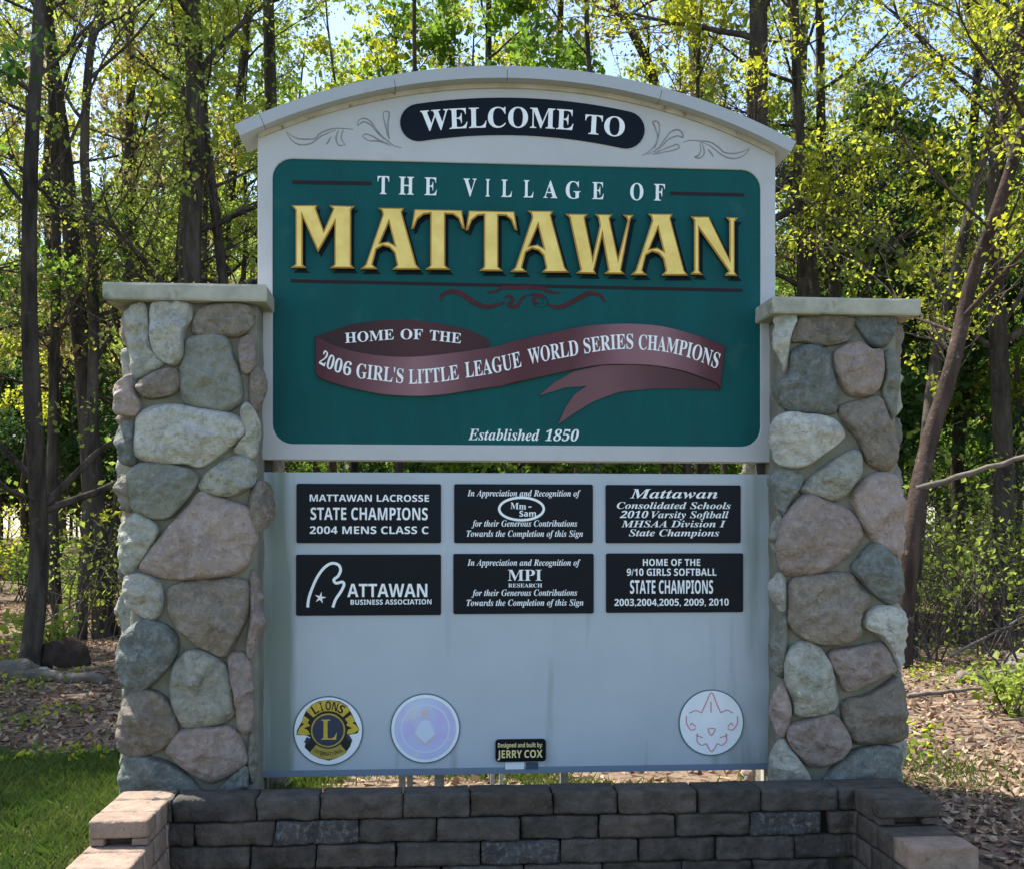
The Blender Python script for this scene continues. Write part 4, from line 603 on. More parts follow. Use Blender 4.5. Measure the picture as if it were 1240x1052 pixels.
# ================================================================== SPONSOR BOARD
def board_mat():
    m = mat('weathered_grey_board', (.44, .495, .54), .55, .25, var=(.385, .435, .475), vscale=1.3, bump=.05, bscale=100)
    N = m.node_tree.nodes; L = m.node_tree.links; b = N['Principled BSDF']
    src = b.inputs['Base Color'].links[0].from_socket
    tc = N.new('ShaderNodeTexCoord'); mp = N.new('ShaderNodeMapping'); mp.inputs['Scale'].default_value = (5.5, 1, .45)
    L.new(tc.outputs['Object'], mp.inputs[0])
    t = N.new('ShaderNodeTexNoise'); t.inputs['Scale'].default_value = 1.6; t.inputs['Detail'].default_value = 6; L.new(mp.outputs[0], t.inputs[0])
    # algae gathers along both side edges and in drips
    sp = N.new('ShaderNodeSeparateXYZ'); L.new(tc.outputs['Object'], sp.inputs[0])
    ab = N.new('ShaderNodeMath'); ab.operation = 'ABSOLUTE'; L.new(sp.outputs[0], ab.inputs[0])
    mr = N.new('ShaderNodeMapRange'); mr.inputs[1].default_value = .95; mr.inputs[2].default_value = 1.2; mr.inputs[3].default_value = 0; mr.inputs[4].default_value = .30
    L.new(ab.outputs[0], mr.inputs[0])
    mz = N.new('ShaderNodeMapRange'); mz.inputs[1].default_value = .35; mz.inputs[2].default_value = 0; mz.inputs[3].default_value = 0; mz.inputs[4].default_value = .12
    L.new(sp.outputs[2], mz.inputs[0])
    bx = N.new('ShaderNodeMath'); bx.inputs[1].default_value = 1.075; L.new(sp.outputs[0], bx.inputs[0])
    bab = N.new('ShaderNodeMath'); bab.operation = 'ABSOLUTE'; L.new(bx.outputs[0], bab.inputs[0])
    mb_ = N.new('ShaderNodeMapRange'); mb_.inputs[1].default_value = .075; mb_.inputs[2].default_value = 0; mb_.inputs[3].default_value = 0; mb_.inputs[4].default_value = .34
    L.new(bab.outputs[0], mb_.inputs[0])
    adb = N.new('ShaderNodeMath'); L.new(t.outputs[0], adb.inputs[0]); L.new(mb_.outputs[0], adb.inputs[1])
    ad = N.new('ShaderNodeMath'); L.new(adb.outputs[0], ad.inputs[0]); L.new(mr.outputs[0], ad.inputs[1])
    ad2 = N.new('ShaderNodeMath'); L.new(ad.outputs[0], ad2.inputs[0]); L.new(mz.outputs[0], ad2.inputs[1])
    cr = N.new('ShaderNodeValToRGB'); cr.color_ramp.elements[0].position = .66; cr.color_ramp.elements[1].position = .92
    cr.color_ramp.elements[1].color = (.8, .8, .8, 1)
    L.new(ad2.outputs[0], cr.inputs[0])
    mx = N.new('ShaderNodeMixRGB'); L.new(cr.outputs[0], mx.inputs[0]); L.new(src, mx.inputs[1]); mx.inputs[2].default_value = (.15, .19, .14, 1)
    L.new(mx.outputs[0], b.inputs['Base Color'])
    return m
M_board = board_mat()
M_edge = mat('board_lower_edge', (.17, .22, .28), .6, .3)
M_post = mat('grey_post', (.30, .28, .25), .8, .2, var=(.2, .19, .17), vscale=10, bump=.2)
M_postbright = mat('galvanised_post', (.55, .54, .50), .5, .4, var=(.4, .38, .34), vscale=10)
M_postdark = mat('dark_timber_post', (.06, .055, .05), .85, .15, var=(.09, .08, .07), vscale=8, bump=.3)
b0, b1 = uL - .005, P(934, 750)[0]
bb, bt = (P(330, 941)[1] + P(920, 932)[1]) / 2, (P(330, 571)[1] + P(920, 574)[1]) / 2
BW = .012
SB = Thing('sponsor_board', (0.0, BW, bb), 'plain blue-grey painted board below the green sign, streaked with algae, carrying black plaques', 'board')
SB.add('panel', *box_vf(b0, b1, BW, BW + .045, bb + .030, bt), M_board)
SB.add('bottom_rail', *box_vf(b0 + .001, b1 - .001, BW - .002, BW + .05, bb, bb + .0298), M_edge)
for px0, px1, m in ((483, 491, M_post), (493, 500, M_post), (526, 538, M_post), (594, 599, M_postbright), (605, 610, M_postbright), (679, 688, M_post)):
    a_, b_ = P(px0, 945, .12)[0], P(px1, 945, .12)[0]
    SB.add('support_post', *box_vf(a_, b_, .12, .12 + (b_ - a_), -.05, bt - .05), m)
for px0, px1, m in ((308, 322, M_postdark), (925, 940, M_postbright)):
    a_, b_ = P(px0, 945, .06)[0], P(px1, 945, .06)[0]
    SB.add('side_post', *box_vf(a_, b_, .062, .062 + .05, -.05, bb + .05), m)
for px0, px1 in ((314, 330), (918, 938)):
    a_, b_ = P(px0, 565, .06)[0], P(px1, 565, .06)[0]
    SB.add('side_post', *box_vf(a_, b_, .062, .062 + .045, bb + .051, zb + .05), M_postdark)

def plaque(rect, label, rows, extra=None, name='plaque'):
    (x0, y0), (x1, y1) = rect
    T_ = .008; wf = BW - T_
    ua, za_ = P((x0), (y0), wf); ub, zb_ = P(x1, y1, wf)
    ua2, zb2 = P(x0, y1, wf); ub2, za2 = P(x1, y0, wf)
    u0, u1, z0, z1_ = (ua + ua2) / 2, (ub + ub2) / 2, (zb_ + zb2) / 2, (za_ + za2) / 2
    T = Thing(name, ((u0 + u1) / 2, BW, z0), label, 'plaque', 'plaques on the grey board')
    shape(T, 'plate', [rrect(u0, u1, z0, z1_, .008, 3)], wf, T_ - .0005, M_black, bevel=.0012)
    for s_, f_, a, c, h in rows:
        shape(T, 'lettering', text_px(s_, f_, a, c, h, None, wf - .0012), wf - .0012, .0012, M_white)
    if extra: extra(T, wf - .0012)
    return T
APP = 'In Appreciation and Recognition of'; FOR = 'for their Generous Contributions'; TOW = 'Towards the Completion of this Sign'
plaque(((359, 585.5), (534, 657)), 'black plaque reading MATTAWAN LACROSSE STATE CHAMPIONS, upper row beside the left pillar', [
    ('MATTAWAN LACROSSE', 'S', (375, 606.5), (519.5, 607), 8.2), ('STATE CHAMPIONS', 'S', (376, 628.8), (518, 629.2), 14.8), ('2004 MENS CLASS C', 'S', (375, 645.8), (519, 646), 9)])
def oval(T, w_):
    stroke(T, 'oval_logo', [(631.5 + 27 * math.cos(R(a)), 615.7 + 13.6 * math.sin(R(a))) for a in range(0, 360, 15)], w_, 1.5, M_white, closed=True, taper=False, n=2, thick=.0012)
    shape(T, 'lettering', text_px('Mm', 'B', (618, 615.5), (637, 616.5), 7.5, None, w_) + [pxloop([(640, 612.5), (643.5, 612.5), (643.5, 614), (640, 614)], w_)]
          + text_px('Sam', 'S', (629, 625), (649, 625), 7, None, w_), w_, .0012, M_white)
plaque(((550, 586), (718, 657)), 'black plaque with thanks in white italics around a white oval emblem', [
    (APP, 'I', (566, 600.3), (703, 600.6), 7.4), (FOR, 'I', (571, 637), (699, 637), 7.4), (TOW, 'I', (565, 649.3), (706, 649.3), 7.4)], oval)
plaque(((733.5, 587), (897, 657)), 'black plaque in wide white italics naming Mattawan Consolidated Schools and Varsity Softball', [
    ('Mattawan', 'I', (763, 602.8), (869, 603), 11), ('Consolidated Schools', 'I', (747, 615.4), (885, 615.8), 7.8), ('2010 Varsity Softball', 'I', (750.5, 626.6), (882.5, 626.8), 8),
    ('MHSAA Division I', 'I', (752.5, 637.8), (879, 637.8), 7.8), ('State Champions', 'I', (761.5, 648.6), (871, 648.8), 8)])
def arch(T, w_):
    k = 185 / 1240
    pts = [(355 + x * k, 670 + y * k) for x, y in [(118, 435), (125, 370), (150, 290), (195, 190), (250, 115), (310, 78), (365, 88), (385, 130), (365, 180), (330, 210), (350, 238), (400, 228), (412, 255), (385, 310), (345, 370), (322, 435)]]
    stroke(T, 'arch_logo', pts, w_, 1.7, M_white, taper=False, n=5, thick=.0012)
    cx, cy = 355 + 220 * k, 670 + 357 * k
    st = [(cx + (7.5 if i_ % 2 == 0 else 2.4) * math.sin(i_ * math.pi / 5 + .2), cy - (7.5 if i_ % 2 == 0 else 2.4) * math.cos(i_ * math.pi / 5 + .2)) for i_ in range(10)]
    shape(T, 'star_logo', [pxloop(st, w_)], w_, .0012, M_white)
plaque(((358.5, 671), (534, 744.5)), 'black plaque with a white arch and star logo and the words ATTAWAN BUSINESS ASSOCIATION', [
    ('ATTAWAN', 'S', (420.5, 722.3), (517.5, 722.3), 16), ('BUSINESS ASSOCIATION', 'S', (424.5, 731.6), (522.5, 731), 6)], arch)
plaque(((549, 670), (719, 742.5)), 'black plaque thanking MPI in large serif capitals between lines of italics', [
    (APP, 'I', (566, 684.3), (703, 684.3), 7.4), ('MPI', 'B', (615, 702.5), (656, 702.5), 13), ('RESEARCH', 'B', (615.5, 710.5), (656.5, 710.5), 4.4), (FOR, 'I', (571, 721), (699, 720.6), 7.4), (TOW, 'I', (565, 733), (706.5, 732.6), 7.4)])
plaque(((734, 669.5), (900, 741)), 'black plaque in bold capitals listing girls softball championship years 2003 to 2010', [
    ('HOME OF THE', 'S', (778.5, 684.5), (848, 684.5), 8.2), ('9/10 GIRLS SOFTBALL', 'S', (759, 696.5), (867.5, 696.5), 8.6), ('STATE CHAMPIONS', 'S', (763, 718.2), (863.5, 718.2), 16.2), ('2003,2004,2005, 2009, 2010', 'S', (744, 733), (882.5, 732.6), 8.4)])

M_disc = mat('white_enamel', (.80, .85, .88), .35, .4, var=(.72, .78, .82), vscale=8)
M_rim = mat('grey_blue_rim', (.10, .15, .19), .5, .3)
M_navyen = mat('navy_enamel', (.008, .022, .065), .35, .5)
M_yellow = mat('yellow_enamel', (.62, .47, .05), .4, .4, var=(.5, .34, .03), vscale=30)
M_yellow2 = mat('dull_yellow_enamel', (.45, .36, .07), .4, .4, var=(.33, .25, .04), vscale=30)
M_dkprint = mat('dark_print', (.012, .014, .012), .5, .3)
M_fade = mat('faded_print', (.50, .62, .80), .5, .35, var=(.52, .44, .76), vscale=5, detail=2, spots=(.66, .66, .66), sscale=9, slo=.55, shi=.75)
M_fade2 = mat('faded_tan_print', (.62, .47, .46), .5, .3, var=(.6, .56, .62), vscale=14)
M_fade3 = mat('faded_light_print', (.60, .68, .82), .5, .3)
M_pink = mat('faded_red_line', (.62, .23, .28), .5, .3)
M_goldtxt = mat('yellow_text', (.80, .68, .30), .5, .3)
def disc(cx, cy, r, label, name, cat):
    wf = BW - .008
    uc, zc = P(cx, cy, wf); rr = (P(cx + r, cy, wf)[0] - P(cx - r, cy, wf)[0]) / 2
    T = Thing(name, (uc, BW, zc - rr), label, cat, None)
    def circ(rad, n=48): return [(uc + rad * math.cos(2 * math.pi * k / n), zc + rad * math.sin(2 * math.pi * k / n)) for k in range(n)]
    shape(T, 'rim', [circ(rr)], wf + .001, .0065, M_rim, bevel=.001)
    shape(T, 'plate', [circ(rr * .965)], wf - .0005, .0015, M_disc)
    def pt(x, y): return (uc + x * rr, zc + y * rr)       # unit coordinates on the disc
    return T, wf - .001, pt, circ, rr
# Lions emblem: unit coordinates from the photograph
T, wf, pt, circ, rr = disc(397.5, 884.5, 42.5, 'round white service club emblem with a navy centre, yellow L and LIONS banner', 'club_emblem', 'emblem')
def lz(pts): return [pt((x - 527) / 470, (555 - y) / 470) for x, y in pts]
def arcband(r0, r1, a0, a1, n=20):
    o = [pt(r1 * math.cos(R(a0 + (a1 - a0) * k / n)), r1 * math.sin(R(a0 + (a1 - a0) * k / n)) + .02) for k in range(n + 1)]
    return o + [pt(r0 * math.cos(R(a1 + (a0 - a1) * k / n)), r0 * math.sin(R(a1 + (a0 - a1) * k / n)) + .02) for k in range(n + 1)]
shape(T, 'backing', [lz([(230, 280), (300, 200), (400, 150), (540, 135), (680, 155), (780, 215), (840, 320), (890, 430), (945, 540), (920, 590), (800, 610), (850, 680), (820, 770), (760, 850), (660, 915), (535, 955), (400, 920), (290, 850), (210, 770), (230, 690), (290, 640), (240, 610), (100, 600), (110, 540), (170, 430), (200, 340)])], wf - .0004, .001, M_dkprint)
shape(T, 'banner', [arcband(.56, .86, 42, 138)], wf - .001, .001, M_yellow)
shape(T, 'banner', [arcband(.53, .83, -130, -50)], wf - .001, .001, M_yellow2)
shape(T, 'banner', [lz([(275, 400), (205, 345), (165, 430), (205, 455), (150, 500), (105, 590), (190, 605), (285, 600), (255, 540), (200, 510), (285, 480), (250, 440)])], wf - .0011, .001, M_yellow)
shape(T, 'banner', [lz([(750, 395), (835, 335), (885, 430), (850, 450), (900, 480), (945, 545), (860, 590), (775, 600), (790, 540), (850, 520), (770, 480), (790, 440)])], wf - .0011, .001, M_yellow)
shape(T, 'scroll', [lz([(240, 630), (300, 660), (270, 700), (200, 710)])], wf - .0012, .001, M_navyen)
shape(T, 'scroll', [lz([(760, 610), (815, 620), (850, 690), (790, 680)])], wf - .0012, .001, M_navyen)
shape(T, 'ring', [[pt(.49 * math.cos(R(a)) - .005, .49 * math.sin(R(a)) + .02) for a in range(0, 360, 10)]], wf - .0016, .001, M_yellow2)
shape(T, 'centre', [[pt(.445 * math.cos(R(a)) - .005, .445 * math.sin(R(a)) + .02) for a in range(0, 360, 10)]], wf - .0022, .001, M_navyen)
cxp, cyp = 397.5, 884.5
shape(T, 'letter', text_px('L', 'B', (389, 895), (408, 895), 24, None, wf - .0028), wf - .0028, .001, M_yellow)
def arctext(s, rad, a0, a1, h, inward=False):
    lo = []; n = len(s)
    for i_, ch in enumerate(s):
        a = R(a0 + (a1 - a0) * (i_ + .5) / n); wdt = abs(R(a1 - a0)) / n * rad * .80
        adv, S_ = GL.get('S' + ch, GL['SI']); xs_ = [p[0] for lp in S_ for p in lp]; x0, x1 = min(xs_), max(xs_)
        if ch == 'I': wdt *= .4
        for lp in S_:
            o = []
            for p in lp:
                t = (p[0] - (x0 + x1) / 2) / (x1 - x0) * wdt; hh = p[1] / .714 * h - h / 2
                if not inward: o.append(pt(rad * math.cos(a) + t * math.sin(a) + hh * math.cos(a), .02 + rad * math.sin(a) - t * math.cos(a) + hh * math.sin(a)))
                else: o.append(pt(rad * math.cos(a) - t * math.sin(a) - hh * math.cos(a), .02 + rad * math.sin(a) + t * math.cos(a) - hh * math.sin(a)))
            lo.append(o)
    return lo
shape(T, 'lettering', arctext('LIONS', .71, 130, 50, .25), wf - .0018, .001, M_dkprint)
shape(T, 'lettering', arctext('INTERNATIONAL', .68, -126, -54, .11, True), wf - .0018, .001, M_dkprint)
# faded emblem
T, wf, pt, circ, rr = disc(515, 881.5, 42.5, 'round emblem faded to pale lilac and blue, its figure and ring barely legible', 'faded_emblem', 'emblem')
shape(T, 'print', [[pt(.88 * math.cos(R(a)), .88 * math.sin(R(a))) for a in range(0, 360, 8)]], wf - .0004, .001, M_fade)
def fz(pts): return [pt((x - 535) / 490, (545 - y) / 490) for x, y in pts]
shape(T, 'figure', [fz([(540, 420), (470, 450), (430, 540), (380, 620), (440, 690), (530, 780), (620, 700), (670, 620), (640, 540), (600, 450)])], wf - .0009, .001, M_fade3)
stroke_c = [[pt(.70 * math.cos(R(a)), .70 * math.sin(R(a))) for a in range(0, 360, 8)], [pt(.66 * math.cos(R(a)), .66 * math.sin(R(a))) for a in range(0, 360, 8)]]
shape(T, 'border', stroke_c, wf - .0007, .001, M_fade3)
shape(T, 'figure', [fz([(500, 270), (540, 240), (580, 270), (580, 330), (560, 400), (500, 400), (490, 330)])], wf - .0013, .001, M_fade2)
shape(T, 'border', [fz([(390, 610), (530, 750), (680, 610), (690, 640), (535, 790), (370, 640)])], wf - .0013, .001, M_fade2)
# scouting emblem
T, wf, pt, circ, rr = disc(861.5, 874.5, 39.5, 'round white emblem drawn with a pink outline fleur-de-lis, beside the right pillar', 'scout_emblem', 'emblem')
def q(x, y): return (580 + x * .2903, 820 + y * .2903)
for pts in ([(930, 145), (945, 110), (970, 62), (990, 105), (1008, 145)], [(930, 147), (905, 137), (878, 148)], [(1008, 147), (1035, 135), (1060, 148)],
            [(866, 160), (866, 190), (885, 218), (905, 212)], [(1077, 160), (1078, 190), (1058, 218), (1038, 212)], [(968, 100), (968, 145)],
            [(905, 205), (888, 190), (882, 200)], [(1038, 205), (1052, 190), (1060, 200)],
            [(912, 232), (910, 265), (930, 282), (948, 275), (958, 295), (971, 308), (983, 295), (995, 275), (1012, 282), (1032, 265), (1030, 232)], [(905, 240), (935, 250)], [(1005, 250), (1036, 240)],
            [(955, 213), (985, 213), (975, 235), (968, 240), (958, 225), (955, 213)]):
    stroke(T, 'fleur_line', [q(*p) for p in pts], wf - .001, .62, M_pink, taper=False, n=4, thick=.001)
# maker's nameplate and the small labels beneath it
(u0, z0), (u1, z1v) = P(600, 922, 0), P(661, 894, 0)
T = Thing('nameplate', ((u0 + u1) / 2, BW, z0), 'small black nameplate with yellow lettering low in the middle of the grey board', 'nameplate')
shape(T, 'plate', [rrect(u0, u1, z0, z1v, .016, 4)], BW - .016, .0155, M_black, bevel=.002)
shape(T, 'lettering', text_px('Designed and built by:', 'S', (603, 904.5), (657, 904), 5.2, None, BW - .0175), BW - .0175, .0015, M_goldtxt)
shape(T, 'lettering', text_px('JERRY', 'S', (602.5, 917.3), (632, 917), 9.2, None, BW - .0175) + text_px('COX', 'S', (635, 917), (657, 916.6), 9.2, None, BW - .0175), BW - .0175, .0015, M_goldtxt)
(u0, z0), (u1, z1v) = P(612, 931.5, 0), P(635, 922.5, 0)
T = Thing('sticker', ((u0 + u1) / 2, BW, z0), 'tiny pale blue sticker directly under the black nameplate', 'sticker')
shape(T, 'label_sheet', [rrect(u0, u1, z0, z1v, .002, 2)], BW - .004, .0015, M_disc)
(u0, z0), (u1, z1v) = P(637, 931.5, 0), P(652, 922.5, 0)
T = Thing('sticker', ((u0 + u1) / 2, BW, z0), 'tiny dark label to the right of the pale blue sticker', 'sticker')
shape(T, 'label_sheet', [rrect(u0, u1, z0, z1v, .002, 2)], BW - .004, .0015, mat('dark_label', (.05, .08, .12), .5, .3))

# ================================================================== STONE PILLARS
STM = {}
def stone_mat(key, a, b, c, sc=5):
    """weathered fieldstone: large mottling, fine grain, lichen film and pits"""
    m = bpy.data.materials.new('stone_' + key); m.use_nodes = True; STM[key] = m
    N = m.node_tree.nodes; L = m.node_tree.links; B = N['Principled BSDF']
    B.inputs['Roughness'].default_value = .88; B.inputs['Specular IOR Level'].default_value = .2
    tc = N.new('ShaderNodeTexCoord'); oi = N.new('ShaderNodeObjectInfo')
    vm = N.new('ShaderNodeVectorMath'); vm.operation = 'MULTIPLY_ADD'
    vm.inputs[1].default_value = (1, 1, 1); L.new(tc.outputs['Object'], vm.inputs[0])
    cb = N.new('ShaderNodeCombineXYZ'); ml = N.new('ShaderNodeMath'); ml.operation = 'MULTIPLY'; ml.inputs[1].default_value = 40
    L.new(oi.outputs['Random'], ml.inputs[0]); L.new(ml.outputs[0], cb.inputs[0]); L.new(ml.outputs[0], cb.inputs[2]); L.new(cb.outputs[0], vm.inputs[2])
    def ns(sc_, det=8, ro=.65, dist=0.0):
        t = N.new('ShaderNodeTexNoise'); t.inputs['Scale'].default_value = sc_; t.inputs['Detail'].default_value = det; t.inputs['Roughness'].default_value = ro
        t.inputs['Distortion'].default_value = dist; L.new(vm.outputs[0], t.inputs[0]); return t
    def mixc(fac, c1, c2, lo, hi):
        cr = N.new('ShaderNodeValToRGB'); cr.color_ramp.elements[0].position = lo; cr.color_ramp.elements[1].position = hi; L.new(fac, cr.inputs[0])
        mx = N.new('ShaderNodeMixRGB'); L.new(cr.outputs[0], mx.inputs[0])
        for s_, c_ in ((1, c1), (2, c2)):
            if isinstance(c_, tuple): mx.inputs[s_].default_value = (*c_, 1)
            else: L.new(c_, mx.inputs[s_])
        return mx.outputs[0]
    n1 = ns(sc, 8, .7, .8); n2 = ns(26, 8, .75); n3 = ns(9, 6, .7, 1.5); n4 = ns(70, 4, .6)
    col = mixc(n1.outputs[0], a, b, .38, .62)
    col = mixc(n2.outputs[0], col, c, .46, .64)
    dk = tuple(v * .42 for v in b); lt = tuple(min(v * 1.55, .62) for v in a)
    n5 = ns(48, 6, .8); col = mixc(n5.outputs[0], col, dk, .56, .72); n6 = ns(33, 6, .8, .4); col = mixc(n6.outputs[0], col, lt, .58, .74)
    col = mixc(n3.outputs[0], col, (.19, .185, .135), .62, .86)          # greenish film
    hv = N.new('ShaderNodeHueSaturation'); mr = N.new('ShaderNodeMapRange'); mr.inputs[3].default_value = .82; mr.inputs[4].default_value = 1.15
    L.new(oi.outputs['Random'], mr.inputs[0]); L.new(mr.outputs[0], hv.inputs['Value']); L.new(col, hv.inputs['Color']); L.new(hv.outputs[0], B.inputs['Base Color'])
    vo = N.new('ShaderNodeTexVoronoi'); vo.feature = 'F1'; vo.inputs['Scale'].default_value = 16; L.new(vm.outputs[0], vo.inputs[0])
    def bump(h, st, di, prev=None):
        bp = N.new('ShaderNodeBump'); bp.inputs['Strength'].default_value = st; bp.inputs['Distance'].default_value = di; L.new(h, bp.inputs['Height'])
        if prev: L.new(prev, bp.inputs['Normal'])
        return bp.outputs[0]
    nb = ns(13, 10, .62, .3)
    o = bump(nb.outputs[0], .9, .045); o = bump(n4.outputs[0], .5, .006, o); o = bump(vo.outputs['Distance'], .25, .02, o)
    L.new(o, B.inputs['Normal'])
stone_mat('white', (.56, .545, .48), (.44, .435, .385), (.33, .32, .27))
stone_mat('pale', (.42, .41, .345), (.31, .31, .26), (.23, .235, .20))
stone_mat('greygreen', (.26, .26, .215), (.175, .18, .15), (.29, .295, .255))
stone_mat('slate', (.165, .175, .155), (.105, .115, .105), (.22, .235, .215))
stone_mat('brown', (.235, .20, .16), (.165, .142, .115), (.29, .25, .20))
stone_mat('pink', (.33, .26, .225), (.25, .20, .175), (.38, .32, .28))
stone_mat('tan', (.25, .225, .18), (.19, .175, .145), (.15, .135, .11))
M_mortar = mat('mortar', (.25, .24, .19), .95, .1, var=(.17, .165, .125), vscale=8, bump=.6, bscale=45, bdist=.01)
M_cap = mat('concrete_cap', (.43, .415, .34), .9, .15, var=(.27, .27, .215), vscale=7, bump=.35, bscale=70, bdist=.006, spots=(.12, .125, .10), sscale=9, slo=.58, shi=.72)

class Pillar:
    def __init__(s, u0, u1, w0, w1, z0, z1, r=.07):
        s.u0, s.u1, s.w0, s.w1, s.z0, s.z1, s.r = u0, u1, w0, w1, z0, z1, r
        s.A = u1 - u0 - 2 * r; s.B = w1 - w0 - 2 * r; s.q = math.pi * r / 2
        s.per = 2 * s.A + 2 * s.B + 4 * s.q
    def at(s, t, h=0.0):
        """s-coordinate around the shaft, 0 at the middle of the front, growing to the right -> (u, w, nu, nw)"""
        t = (t + s.A / 2) % s.per; r = s.r
        segs = [('f', s.A), ('c', s.q), ('r', s.B), ('c', s.q), ('b', s.A), ('c', s.q), ('l', s.B), ('c', s.q)]
        cs = [(s.u1 - r, s.w0 + r, -90), (s.u1 - r, s.w1 - r, 0), (s.u0 + r, s.w1 - r, 90), (s.u0 + r, s.w0 + r, 180)]
        ci = 0
        for k, (n, l) in enumerate(segs):
            if t <= l or k == 7: break
            t -= l
            if n == 'c': ci += 1
        if n == 'f': return (s.u0 + r + t, s.w0 - h)
        if n == 'r': return (s.u1 + h, s.w0 + r + t)
        if n == 'b': return (s.u1 - r - t, s.w1 + h)
        if n == 'l': return (s.u0 - h, s.w1 - r - t)
        cx, cw, a0 = cs[ci]; a = R(a0) + t / r
        return (cx + (r + h) * math.cos(a), cw + (r + h) * math.sin(a))
    def build_map(s, h=.03):
        s.tab = []
        for k in range(400):
            t = -.55 * s.A - s.q - s.B + k / 399 * (1.1 * s.A + 2 * s.q + 2 * s.B)
            u, w_ = s.at(t, h); X, Y, _ = W(u, w_, 0)
            s.tab.append((t, 620 + F * X / (Y - CY), Y - CY))
        # keep the stretch where the screen position rises with t (what the camera sees)
        mid = min(range(400), key=lambda k: abs(s.tab[k][0]))
        a = mid
        while a > 0 and s.tab[a - 1][1] < s.tab[a][1]: a -= 1
        b = mid
        while b < 399 and s.tab[b + 1][1] > s.tab[b][1]: b += 1
        s.vis = s.tab[a:b + 1]; s.s0, s.s1 = s.tab[a][0], s.tab[b][0]
    def inv(s, px, py):
        v = s.vis
        if px <= v[0][1]: t, d = v[0][0] - (v[0][1] - px) / F * v[0][2] * 4, v[0][2]
        elif px >= v[-1][1]: t, d = v[-1][0] + (px - v[-1][1]) / F * v[-1][2] * 4, v[-1][2]
        else:
            i = 0
            while v[i + 1][1] < px: i += 1
            f_ = (px - v[i][1]) / (v[i + 1][1] - v[i][1])
            t = v[i][0] + f_ * (v[i + 1][0] - v[i][0]); d = v[i][2] + f_ * (v[i + 1][2] - v[i][2])
        return (t, CZ + (HOR - py) * d / F)

def stone(T, pl, outline, m, H, seed, crag=1.0):
    H *= 1.55
    rs = random.Random(seed)
    pts = crom(outline, 6)
    cs = sum(p[0] for p in pts) / len(pts); cz = sum(p[1] for p in pts) / len(pts)
    size = max(max(p[0] for p in pts) - min(p[0] for p in pts), max(p[1] for p in pts) - min(p[1] for p in pts))
    rings = [(1.10, -.03), (1.085, -.006), (1.06, .22), (1.03, .44), (.995, .62), (.95, .76), (.89, .87)] + [(.80 - .08 * k_, min(1, .93 + .03 * k_)) for k_ in range(10)]
    planes = []
    for _ in range(9):
        a = rs.uniform(0, 2 * math.pi); sl = rs.uniform(.15, .75)
        planes.append((math.cos(a), math.sin(a), sl, rs.uniform(.7, 1.15)))
    n = len(pts); V = []; Fc = []
    off = Vector((rs.uniform(0, 50), rs.uniform(0, 50), rs.uniform(0, 50)))
    for j, (k, hh) in enumerate(rings):
        for p in pts:
            jx = 1.0 if j < 2 else 1.0 + .03 * noise.noise(Vector((p[0] * 14, p[1] * 14, 3)) + off)
            ds, dz = (p[0] - cs) * k * jx, (p[1] - cz) * k * jx
            if j < 2: h = hh
            else:
                h = H * hh
                for a, b, sl, o in planes:
                    h = min(h, H * o * 1.1 + .006 - sl * (a * ds + b * dz))
                h = max(h, .006 * hh + H * hh * .5)
                q_ = Vector((p[0] * 9 if 0 else (cs + ds) * 9, (cz + dz) * 9, 0)) + off
                h += crag * (.016 * noise.noise(q_) + .010 * noise.noise(q_ * 2.3) - .014 * abs(noise.noise(q_ * 1.7 + Vector((9, 2, 1)))) + .008 * noise.noise(q_ * 5) + .004 * noise.noise(q_ * 11)) * min(1, hh * 1.3)
            u, w_ = pl.at(cs + ds, h)
            V.append((u, w_, cz + dz))
    for j in range(len(rings) - 1):
        for i in range(n):
            a, b = j * n + i, j * n + (i + 1) % n
            Fc.append((a, b, b + n, a + n))
    Fc.append(tuple(range((len(rings) - 1) * n, len(rings) * n)))
    # orient outwards: outline may run either way round
    ar = sum(pts[i][0] * pts[(i + 1) % n][1] - pts[(i + 1) % n][0] * pts[i][1] for i in range(n))
    if ar < 0: Fc = [tuple(reversed(f)) for f in Fc]
    o = T.add('stone', V, Fc, m, smooth=True)
    return o

